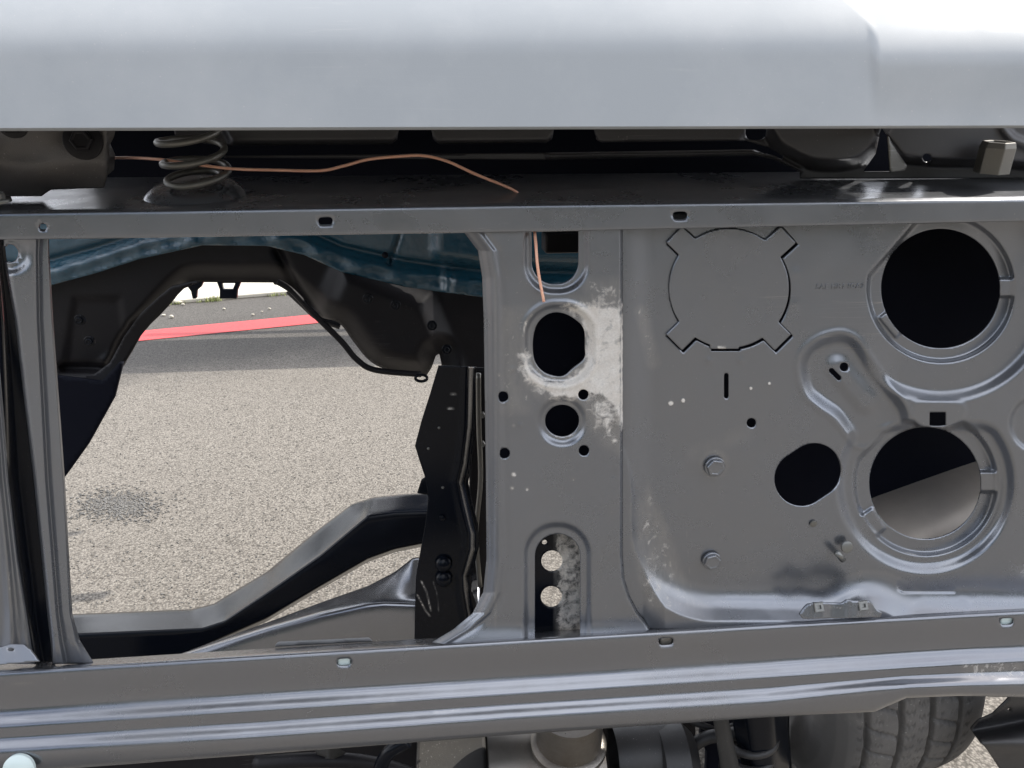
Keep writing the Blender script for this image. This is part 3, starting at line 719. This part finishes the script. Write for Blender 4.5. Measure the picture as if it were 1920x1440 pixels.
# inner brace, then a black wall standing for the shade behind the lamps
def apY(x, y): return .93+.0*x+.10*S((y-560)/-200)
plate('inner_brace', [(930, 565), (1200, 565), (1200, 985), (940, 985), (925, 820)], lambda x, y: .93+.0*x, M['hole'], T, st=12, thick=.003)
def fenY(x, y): return .872+.10*S((900-y)/260)+.02*S((x-1735)/300)
plate('headlamp_shade_wall', [(1172, 380), (2300, 380), (2300, 1075), (1172, 1075)], lambda x, y: 1.0+.0*x, M['hole'], T, st=16, thick=.003)
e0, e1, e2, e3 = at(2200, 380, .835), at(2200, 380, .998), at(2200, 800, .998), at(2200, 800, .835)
make('cavity_side_blocker', [e0, e1, e2, e3], [(0, 1, 2, 3)], M['hole'], T, smooth=False).modifiers.new('s', 'SOLIDIFY').thickness = .003  # unseen plate added to keep sun out of the cavity
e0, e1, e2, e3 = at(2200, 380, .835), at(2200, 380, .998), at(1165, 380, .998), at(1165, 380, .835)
make('cavity_roof_blocker', [e0, e1, e2, e3], [(0, 1, 2, 3)], M['hole'], T, smooth=False).modifiers.new('s', 'SOLIDIFY').thickness = .003  # unseen lid added to keep light out of the cavity
def fenY(x, y):
    d = (y-(955-(x-1600)*.52))*.88
    return .868+.00010*(x-1735)+.00030*(1060-y)+.10*np.clip((130-d)/130, 0, 1.2)**2
plate('inner_fender', [(1600, 1100), (1600, 900), (1660, 869), (1740, 836), (1830, 818), (1900, 796), (2250, 760), (2250, 1100)], fenY, M['apron'], T, st=5, thick=.002)  # upper edge cut along the sunlit patch, so its shape paints the light
# ---- left strut --------------------------------------------------------------
ly = [430, 480, 600, 900, 1150, 1200, 1245]
SL = vloft('left_strut', [
    (ly, [2, 6, 27, 63, 88, 94, 98], .812), (ly, [4, 9, 31, 67, 92, 97, 101], .790), (ly, [14, 20, 36, 72, 96, 102, 106], .787),
    (ly, [66, 66, 68, 84, 104, 110, 118], .787), (ly, [74, 72, 74, 90, 110, 117, 126], .793), (ly, [84, 80, 82, 100, 118, 128, 142], .790), (ly, [90, 90, 96, 118, 130, 140, 158], .789), (ly, [92, 93, 100, 122, 136, 150, 178], .796)],
    M['satin'], T, 430, 1245, sty=4, nt=6, blur=.22, holes=[circ(17, 475, 17)], thick=.0025,
    add=lambda x, y: .006*inside(circ(20, 476, 34)(x, y), 12))
SB = vloft('left_strut_web', [
    (ly, [-30, -28, -14, 17, 52, 60, 68], .800), (ly, [-8, -4, 5, 17+2, 52+2, 63, 70], .806), (ly, [-2, 2, 14, 34, 64, 72, 80], .840), (ly, [2, 6, 20, 45, 76, 84, 90], .842), (ly, [6, 12, 30, 66, 92, 97, 101], .846)],
    M['dark'], T, 430, 1245, sty=6, nt=4, thick=.002)
ly2 = [430, 600, 760, 900, 1050, 1150, 1200, 1245]
SO = vloft('left_outer_panel', [
    (ly2, [-260, -250, -240, -230, -150, -60, -40, -20], .80), (ly2, [-60, -40, -20, -12, 0, 6, 4, -6], .802), (ly2, [-50, -30, -12, -4, 12, 20, 22, 20], .794), (ly2, [-44, -20, -4, 6, 22, 32, 36, 40], .800),
    (ly2, [-40, -14, 0, 12, 30, 44, 50, 60], .797), (ly2, [-34, -8, 6, 17, 36, 52, 60, 68], .801)],
    M['satin'], T, 430, 1245, sty=6, nt=5, thick=.002, wear=lambda x, y: .36*inside(np.abs(x-np.interp(y, [900, 1200], [2, 28]))-4, 14)*S((y-850)/100))
plate('strut_foot', [(-40, 1216), (4, 1212), (20, 1207), (46, 1208), (58, 1218), (74, 1240), (-40, 1250)], lambda x, y: .775+.0*x-(y-1207)*.0004, M['satin'], T, st=3, thick=.002, holes=[circ(21, 1218, 6, 2.6)])

# ---- lower valance (sill) ------------------------------------------------------
lx = [-500, 0, 480, 960, 1440, 1640, 1700, 1800, 1920, 2300]
VA = loft('lower_valance', [
    (lx, [1258, 1246, 1216, 1186, 1158, 1148, 1146, 1141, 1136, 1115], .835),
    (lx, [1276, 1256, 1226, 1197, 1168, 1157, 1154, 1149, 1143, 1122], .778),
    (lx, [1283, 1263, 1233, 1204, 1175, 1163, 1160, 1154, 1148, 1127], .768),
    (lx, [1347, 1324, 1294, 1263, 1231, 1220, 1217, 1212, 1204, 1181], .7665),
    (lx, [1364, 1341, 1309, 1278, 1247, 1234, 1230, 1224, 1218, 1196], .7625),
    (lx, [1384, 1362, 1330, 1300, 1268, 1254, 1250, 1244, 1238, 1217], .7500),
    (lx, [1396, 1375, 1344, 1312, 1280, 1265, 1261, 1255, 1249, 1229], .7485),
    (lx, [1407, 1387, 1357, 1323, 1292, 1275, 1270, 1265, 1260, 1241], .7470),
    (lx, [1427, 1407, 1378, 1343, 1312, 1291, 1285, 1281, 1279, 1261], .7350),
    (lx, [1441, 1421, 1391, 1356, 1324, 1305, 1292, 1288, 1288, 1268], .7325),
    (lx, [1468, 1446, 1411, 1374, 1341, 1330, 1305, 1300, 1302, 1280], .7330),
    (lx, [1473, 1452, 1416, 1379, 1346, 1336, 1310, 1306, 1309, 1286], .740),
    (lx, [1466, 1444, 1410, 1373, 1340, 1330, 1305, 1300, 1303, 1280], .765)],
    M['rail'], T, -500, 2300, stx=5, nt=9, blur=.6, thick=.0022,
    holes=[caps(638, 1242.5, 652, 1241.5, 7), caps(1242, 1203.5, 1256, 1202.5, 7), caps(1881, 1166, 1895, 1165, 6.5)],
    wear=lambda x, y: .30*inside(np.abs(y-np.interp(x, [0, 1440, 1920], [1258, 1171, 1145]))-2, 6)+.36*inside(rbox(1800, 1240, 1925, 1275, 8)(x, y), 20)
        + .37*inside(caps(700, 1325, 740, 1318, 5)(x, y), 22)+.37*inside(caps(815, 1335, 860, 1330, 4)(x, y), 14)+.34*inside(np.abs(y-np.interp(x, [0, 960, 1500, 1920], [1412, 1347, 1312, 1280]))-2, 10)*(.5+.5*np.sin(x/23.))
        + .55*inside(line_d([(0, 1281), (30, 1281), (60, 1279)])(x, y)-1.2, 4) + .42*inside(line_d([(1155, 1190), (1140, 1225), (1128, 1250)])(x, y)-.4, 3))
# valance stiffener, plus pale plates added behind the slots to make them bright
loft('valance_stiffener', [(lx, [v+6 for v in [1276, 1256, 1226, 1197, 1168, 1157, 1154, 1149, 1143, 1122]], .800), (lx, [v+60 for v in [1276, 1256, 1226, 1197, 1168, 1157, 1154, 1149, 1143, 1122]], .78)], M['tape'], VA, -300, 2100, stx=40, nt=2, blur=0, thick=.002)
for cx_, cy_ in ((645, 1242), (1888, 1165)): plate('slot_light_plate', [(cx_-12, cy_-12), (cx_+12, cy_-12), (cx_+12, cy_+12), (cx_-12, cy_+12)], lambda x, y: .7715+.0*x, M['pale'], VA, st=4, thick=.001)
plate('slot_light_plate', [(1238, 1196), (1262, 1194), (1262, 1212), (1238, 1213)], lambda x, y: .7725+.0*x, M['grey'], VA, st=4, thick=.001)
plate('flange_tape', [(512, 1213), (522, 1204), (692, 1196), (699, 1203)], lambda x, y: .826+.0*x, M['tape'], VA, st=4, thick=.001)
# small clip bracket with two square nuts
BR = plate('clip_bracket', [(1500, 1152), (1506, 1142), (1514, 1133), (1525, 1130), (1576, 1131), (1588, 1125), (1602, 1127), (1632, 1127), (1645, 1143), (1655, 1150), (1650, 1158), (1505, 1160)], lambda x, y: .7735-.0002*(y-1125)-.006*np.exp(-((x-1590)/18)**2)-.004*np.exp(-(np.minimum(abs(x-1536), abs(x-1616))/16)**4), M['satin'], VA, st=3, thick=.003, wear=lambda x, y: .45*inside(caps(1555, 1138, 1580, 1140, 3)(x, y), 12))
for nx in (1534, 1617):
    c = at(nx, 1138 if nx < 1600 else 1135, .767)
    pr = [(.0085, 0), (.0085, .0025), (.0075, .0034), (.0035, .0034), (.0028, .001)]
    V = []; Fq = []
    o = lathe('square_nut', pr, c, (0, -1, .55), M['zinc'], BR, 4, smooth=False); 
CAPC = at(38, 1440, .728)
lathe('round_cap', [(.0175, 0), (.0175, .004), (.015, .0065), (.008, .0082), (.002, .0086)], CAPC, (0, -1, .3), M['pale'], VA, 40)

# ---- frame crossmembers in the engine bay ---------------------------------------
def crossY(x, y): return 1.25+.0*x
topc = ([100, 140, 360, 400, 500, 600, 660, 700, 760, 800, 900], [1152, 1151, 1142, 1132, 1072, 990, 945, 932, 926, 924, 922])
midc = ([100, 140, 380, 420, 500, 600, 690, 740, 800, 900], [1187, 1187, 1176, 1163, 1110, 1040, 965, 958, 956, 955])
lowc = ([100, 140, 330, 420, 500, 600, 690, 740, 800, 900], [1240, 1240, 1235, 1195, 1160, 1100, 1048, 1030, 1018, 1015])
loft('front_crossmember', [(topc[0], topc[1], 1.36), (topc[0], [v+1.5 for v in topc[1]], 1.345), (midc[0], [v-3 for v in midc[1]], 1.265), (midc[0], [v+3 for v in midc[1]], 1.25), (lowc[0], [v-3 for v in lowc[1]], 1.25), (lowc[0], lowc[1], 1.252), (lowc[0], [v+6 for v in lowc[1]], 1.30)], M['dark'], T, 100, 900, stx=6, nt=5, blur=.25, thick=.004)
t2 = ([320, 420, 520, 600, 690, 740, 775, 900], [1232, 1196, 1160, 1130, 1098, 1072, 1045, 1042])
m2 = ([320, 360, 500, 600, 690, 720, 775, 900], [1234, 1222, 1178, 1150, 1130, 1127, 1129, 1130])
loft('lower_control_tray', [(t2[0], t2[1], 1.16), (t2[0], [v+1.5 for v in t2[1]], 1.15), (m2[0], [v-3 for v in m2[1]], 1.07), (m2[0], [v+4 for v in m2[1]], 1.055), ([320, 900], [1262, 1262], 1.04), ([320, 900], [1290, 1290], 1.05)], M['rail'], T, 320, 900, stx=6, nt=5, blur=.3, thick=.004,
     wear=lambda x, y: .34*inside(line_d([(480, 1195), (600, 1155), (690, 1125)])(x, y)-3, 14))
# upright bracket with rivets
postL = [(822, 686), (893, 688), (891, 760), (891, 800), (886, 860), (878, 905), (886, 945), (897, 985), (898, 1025), (886, 1075), (884, 1105), (896, 1140), (900, 1200), (777, 1200), (778, 1140), (780, 1080), (797, 985), (803, 935), (797, 895), (786, 862), (778, 836), (790, 790), (806, 740)]
rx = ([686, 800, 870, 905, 950, 1000, 1030, 1080, 1110, 1200], [885, 882, 874, 866, 876, 888, 888, 874, 876, 892])
PO = plate('radiator_side_bracket', postL, lambda x, y: 1.02-.05*S((x-np.interp(y, rx[0], rx[1])+14)/16)*0+.03*S((x-np.interp(y, rx[0], rx[1])+8)/14)-.004*np.exp(-((x-np.interp(y, rx[0], rx[1])+12)/7)**2), M['dark'], T, st=3, thick=.003,
    wear=lambda x, y: .62*inside(np.minimum(line_d([(790, 1090), (800, 1110), (808, 1145)])(x, y), line_d([(783, 1116), (798, 1145), (806, 1155)])(x, y))-1.5, 5)+.5*inside(line_d([(812, 1090), (820, 1115), (822, 1145)])(x, y)-1, 4)+.45*inside(np.minimum(circ(850, 739, 7, 3)(x, y), circ(845, 766, 8, 3)(x, y)), 4))
for cy in (1057, 1085):
    lathe('rivet', [(.0135, -.001), (.0135, .001), (.0128, .003), (.0105, .0062), (.007, .0085), (.002, .0095)], at(832, cy, 1.017), (0, -1, .1), M['dark'], PO, 32)
lathe('rivet', [(.005, 0), (.004, .002), (.001, .003)], at(829, 971, 1.018), F_, M['dark'], PO, 16)
for (hx, hy) in ((823, 802), (803, 841), (830, 914)): lathe('rivet', [(.0022, 0), (.0018, .0012), (.0005, .0018)], at(hx, hy, 1.019), F_, M['zinc'], PO, 12)
plate('side_bracket_tab', [(782, 925), (790, 900), (800, 893), (815, 930)], 1.06, M['dark'], T, st=3)
plate('column_backing', [(880, 690), (925, 690), (925, 1200), (870, 1200), (880, 1000)], lambda x, y: 1.12, M['inner'], T, st=8)
for hy in (776, 830): bolt(903, hy, 1.10, 7, 'zinc', washer=0)
tube('brake_line', [at(897, 700, 1.09), at(898, 800, 1.09), at(901, 900, 1.09), at(893, 1000, 1.09), at(900, 1100, 1.09)], .004, M['grey'], T, n=8)

# ---- firewall --------------------------------------------------------------------
FW = 1.9
bl = ([60, 95, 180, 260, 380, 500, 570, 640, 700, 760, 830, 905, 1120], [545, 535, 512, 486, 460, 461, 478, 510, 524, 538, 548, 557, 560])
def fwY(x, y):
    b_ = np.interp(x, bl[0], bl[1]); d = b_-y
    Y = FW-.015*S((38-d)/12)+.016*np.exp(-((d-48)/6)**2)
    Y = Y-.03*S((x-800)/28)*S((d-50)/30)-.02*np.exp(-((x-840)/10)**2)*S((60-d)/40)
    Y = Y+.012*np.exp(-(line_d([(752, 430), (742, 462), (730, 495)])(x, y)/3)**2)
    Y = Y+.004*np.sin(x/22.+y/9.)*np.exp(-((d-16)/14)**2)+.003*np.sin(x/9.-y/13.)*np.exp(-((d-14)/14)**2)
    return Y
PX, PY = grid(-60, 1160, 330, 575, 4)
FWO = sheet('firewall', PX, PY, fwY, M['blue'], T, outline=lambda x, y: y-np.interp(x, bl[0], bl[1]), thick=.002)
lathe('firewall_plug', [(.008, 0), (.008, .003), (.004, .005)], at(722, 478, 1.885), F_, M['dark'], FWO, 16)
# floor, toe board and tunnel, black inside
opn = smooth_poly([(100, 905), (125, 888), (165, 833), (200, 772), (225, 705), (246, 660), (262, 632), (300, 587), (345, 541), (370, 529), (440, 529), (515, 530), (548, 548), (578, 574), (600, 594), (636, 606), (662, 640), (688, 672), (716, 690), (760, 702), (800, 704), (830, 704), (830, 1300), (-200, 1300), (-200, 905)], 4)
opening = poly(opn)
def tbY(x, y):
    Y = FW+.02+.0*x
    d = opening(x, y)
    Y = Y+.05*S((40-d)/40)*(y > 0)
    Y = Y+.010*inside(poly([(140, 560), (225, 560), (235, 640), (170, 690), (120, 690)])(x, y), 20)
    Y = Y-.05*inside(poly([(640, 500), (800, 560), (860, 700), (700, 700), (600, 590)])(x, y), 60)
    Y = Y+.03*np.exp(-(line_d([(345, 540), (250, 610), (205, 690), (120, 690)])(x, y)/8)**2)
    Y = Y+.02*np.exp(-(line_d([(520, 470), (560, 545), (640, 640)])(x, y)/8)**2)
    return Y
PX, PY = grid(-120, 960, 455, 900, 4)
TB = sheet('toe_board', PX, PY, tbY, M['inner'], FWO, outline=lambda x, y: np.maximum(np.maximum(-opening(x, y), np.interp(x, bl[0], bl[1])-12-y), np.maximum(y-np.interp(x, [-120, 115, 200, 260, 700, 760, 960], [722, 722, 716, 660, 700, 706, 712]), -9999)), thick=.004)
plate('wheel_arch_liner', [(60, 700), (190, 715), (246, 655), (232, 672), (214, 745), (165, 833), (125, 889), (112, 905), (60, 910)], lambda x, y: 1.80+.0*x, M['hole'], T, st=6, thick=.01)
plate('tunnel_flange', [(352, 532), (376, 529), (345, 541), (300, 587), (262, 632), (246, 660), (218, 704), (190, 722), (110, 725), (110, 706), (176, 702), (206, 680), (232, 632), (262, 590), (300, 556), (320, 540)], lambda x, y: FW-.05-.03*np.sin(y/60.), M['inner'], FWO, st=4, thick=.01)
tube('tunnel_lip', [at(x, y, FW-.02) for x, y in [(520, 528), (548, 546), (590, 590), (640, 640), (670, 675), (705, 694), (790, 702)]], .008, M['inner'], FWO, n=10)
# transmission mount pieces hanging below the tunnel
k = 2.6
plate('mount_bracket', [(351, 524), (382, 524), (376, 538), (368, 545), (367, 560), (361, 560), (358, 546), (352, 538)], k, M['dark'], T, st=2, thick=.02)
plate('mount_bracket', [(408, 524), (452, 524), (448, 536), (444, 545), (443, 560), (412, 560), (412, 543), (407, 530)], k, M['dark'], T, st=2, thick=.02, holes=[poly([(415, 531), (441, 531), (436, 543), (417, 543)])])
plate('tunnel_cover', [(320, 470), (560, 470), (560, 540), (548, 536), (514, 534), (514, 530), (350, 529), (320, 545)], k+.05, M['dark'], T, st=4, thick=.02)
for (x, y) in ((572, 560), (598, 578), (612, 588)): bolt(x, y, 2.2, 8, 'dark', washer=1.5)
tube('wiring_clip', [at(790+11*math.cos(t_), 707+6*math.sin(t_)+2, 1.87) for t_ in np.linspace(0, 6.28, 13)], .004, M['dark'], T, n=6, sub=3)
tube('harness', [at(x, y, 2.25) for x, y in [(545, 540), (575, 568), (600, 590), (640, 606)]], .022, M['dark'], T, n=8)
for (x, y) in ((150, 600), (168, 640), (690, 560), (742, 572), (810, 610), (838, 655)): bolt(x, y, 1.84, 6, 'dark', washer=1.6)
# unseen beam added to cast the ground shadow band, with the rear axle behind
box('shadow_band_beam', (-2.0, 4.60, .76), (1.6, 5.35, .92), M['dark'], T, bev=.05)
lathe('axle_tube', [(.04, -1.0), (.04, 1.0)], (-.33, 5.5, .80), (1, 0, 0), M['dark'], T, 16)

# ---- things under the valance ---------------------------------------------------
box('frame_horn', tuple(at(776, 1500, .93)), tuple(at(906, 1372, 1.16)*np.array([1, 0, 1])+np.array([0, 1.16, 0])), M['under'], T, bev=.006)
lathe('steering_damper_body', [(.072, -.10), (.075, -.08), (.075, .07), (.071, .085)], at(1030, 1440, .96), (1, 0, .02), M['steel'], T, 48)
lathe('collar', [(.060, -.006), (.060, .002), (.056, .006), (.052, .008), (.052, .07)], at(1066, 1392, .93), (0, -.10, 1), M['steel'], T, 48)
lathe('rubber_bush', [(.05, 0), (.055, .02), (.055, .09), (.05, .11)], at(1150, 1420, .97), (1, 0, 0), M['rubber'], T, 32)
lathe('rubber_bush', [(.035, 0), (.062, .01), (.066, .05), (.045, .07)], at(1222, 1430, .96), (1, 0, 0), M['rubber'], T, 32)
tube('brake_hose', [at(x, y, .98) for x, y in [(1440, 1352), (1380, 1375), (1320, 1385), (1283, 1420), (1275, 1470)]], .011, M['rubber'], T, n=12)
tube('brake_hose', [at(x, y, 1.0) for x, y in [(1290, 1350), (1330, 1365), (1360, 1378), (1400, 1372)]], .006, M['rubber'], T, n=10)
tube('coil_spring', [at(1400, 1440, .97)+np.array([.04*math.cos(t_), .04*math.sin(t_), -.05+t_*.005]) for t_ in np.linspace(0, 25, 70)], .007, M['rubber'], T, n=8, sub=2)
vloft('stabiliser_link', [([1330, 1460], [1334, 1354], .905), ([1330, 1460], [1336, 1356], .90), ([1330, 1460], [1358, 1382], .90), ([1330, 1460], [1362, 1392], .93)], M['under'], T, 1330, 1460, sty=8, nt=3, thick=.004)
vloft('brake_backing_plate', [([1330, 1480], [1366, 1400], .96), ([1330, 1480], [1400, 1420], .93), ([1330, 1480], [1450, 1450], .93), ([1330, 1480], [1478, 1490], .98)], M['dark'], T, 1330, 1480, sty=8, nt=5, thick=.004)
plate('axle_beam', [(140, 1355), (1300, 1290), (1305, 1395), (1308, 1500), (140, 1500)], lambda x, y: 1.10+.0*x, M['inner'], T, st=16, thick=.02)
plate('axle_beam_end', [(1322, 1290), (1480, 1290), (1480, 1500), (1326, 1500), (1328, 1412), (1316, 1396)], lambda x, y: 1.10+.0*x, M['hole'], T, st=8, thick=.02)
tube('tie_rod', [at(480, 1432, 1.0), at(600, 1425, .98), at(700, 1432, .99), at(780, 1455, 1.0)], .012, M['inner'], T, n=12)
plate('engine_mount_foot', [(585, 1400), (625, 1395), (650, 1412), (625, 1424), (595, 1415)], lambda x, y: .95+.001*abs(x-618), M['under'], T, st=4, thick=.01)
tube('fuel_hose', [at(x, y, .92) for x, y in [(765, 1388), (735, 1405), (718, 1428), (708, 1460)]], .011, M['dark'], T, n=10)
# ---- wheel ------------------------------------------------------------------------
WR = .38; WY = 1.285; wc = at(1745, 1385, .92); WX = float(wc[0])-.036
CAMB = 10.0
WH = empty('front_wheel', (WX-T.location[0], WY-T.location[1], WR)); WH.parent = T
def tyre():
    W = .125; nu = 520; s = np.linspace(-1, 1, 141)
    # cross-section: tread flat, shoulder, sidewall
    prof = []
    tr = np.linspace(-.115, .115, 150)
    for x in tr: prof.append((x, WR-.010*(x/.115)**2-.006*(abs(x)/.115)**8))
    side = [( .128, WR-.030), (.137, WR-.055), (.140, WR-.085), (.134, WR-.12), (.120, WR-.15)]
    sd_ = []
    for a0, a1 in zip([(.115, WR-.016)]+side[:-1], side):
        for k in range(1, 9): t = k/8; sd_.append((a0[0]*(1-t)+a1[0]*t, a0[1]*(1-t)+a1[1]*t))
    prof = [(-x, r) for x, r in sd_[::-1]]+prof+sd_
    pr = np.array(prof); X = pr[:, 0]; Rr = pr[:, 1]
    th = np.linspace(0, 2*math.pi, nu, endpoint=False)
    TH, XX = np.meshgrid(th, X, indexing='ij'); RR = np.broadcast_to(Rr, TH.shape).copy()
    arc = TH*WR
    for gx in (-.088, -.034, .017, .067):
        wob = .0009*np.sin(arc/.009+gx*70)*.4
        RR -= .012*inside(np.abs(XX-gx-wob)-.0046, .003)*(np.abs(XX) < .112)
    for (a0, a1) in ((-.085, -.037), (.020, .064)):
        ph = (arc-(XX-a0)*.55) % .055
        RR -= .010*inside(np.abs(ph-.012)-.0026, .003)*((XX > a0) & (XX < a1))
    for (a0, a1, o) in ((-.110, -.095, 0), (-.082, -.062, .01), (-.028, -.012, .02), (-.006, .010, .033), (.022, .040, .004), (.046, .062, .028), (.072, .088, .015)):
        ph = (arc+.003*np.sin(XX*900)+o) % .0275
        RR -= .004*inside(np.abs(ph-.006)-.0008, .0025)*((XX > a0) & (XX < a1))
    rib = (np.abs(np.abs(XX)-.1325) < .006)
    RR += .0012*rib*(np.sin(arc/.0016) > 0)*(RR < WR-.03)
    V = np.stack([XX+WX, WY+np.cos(TH)*RR, WR+np.sin(TH)*RR], -1).reshape(-1, 3)
    n = len(X); idx = np.arange(nu*n).reshape(nu, n); nx_ = np.roll(idx, -1, 0)
    q = np.stack([idx[:, :-1], idx[:, 1:], nx_[:, 1:], nx_[:, :-1]], -1).reshape(-1, 4)[:, ::-1]
    o = make('tyre', V, q.tolist(), M['tyre'], None)
    o.parent = WH; o.matrix_parent_inverse = Matrix.Translation((WX, WY, WR)).inverted()
    r = lathe('rim', [(.23, -.10), (.21, -.09), (.20, -.02), (.19, .06), (.1, .08), (.02, .08)], (WX, WY, WR), (1, 0, 0), M['steel'], None, 48)
    r.parent = WH; r.matrix_parent_inverse = Matrix.Translation((WX, WY, WR)).inverted()
tyre()
WH.rotation_euler = (0, R_(-CAMB), 0); WH.location.z += .004
# torn splash apron at the lower right
plate('splash_apron', [(1820, 1368), (1835, 1352), (1862, 1340), (1890, 1312), (1900, 1290), (2150, 1280), (2150, 1520), (1900, 1520), (1880, 1450), (1850, 1405)], lambda x, y: .86+.03*np.exp(-(line_d([(1820, 1370), (1960, 1340)])(x, y)/16)**2)-.02*np.exp(-(line_d([(1840, 1395), (1960, 1400)])(x, y)/22)**2), M['rubber'], T, st=4, thick=.003, holes=[circ(1892, 1331, 3.2)])
# far side wheel and body so the truck is whole from the side
# ================================================================== COPPER WIRE
wp = [at(212, 296, .90), at(250, 296, .87), at(300, 299, .845), at(345, 305, .835), at(430, 316, .83), at(520, 319, .83), at(600, 320, .83), at(645, 311, .83), at(690, 299, .83), at(750, 293, .83), at(795, 292, .83), at(840, 303, .83), at(890, 326, .83), at(962, 356, .835)]
wp2 = [at(975, 372, .84), at(990, 400, .83), at(1001, 430, .80), at(1004, 450, .785), at(1007, 490, .776), at(1011, 520, .773), at(1020, 566, .770)]
W = tube('copper_wire', wp+wp2, .0016, M['copper'], None, n=10, sub=6)
tag(W, 'thin bright copper wire looping over the crossmember and hanging down the column', 'wire')
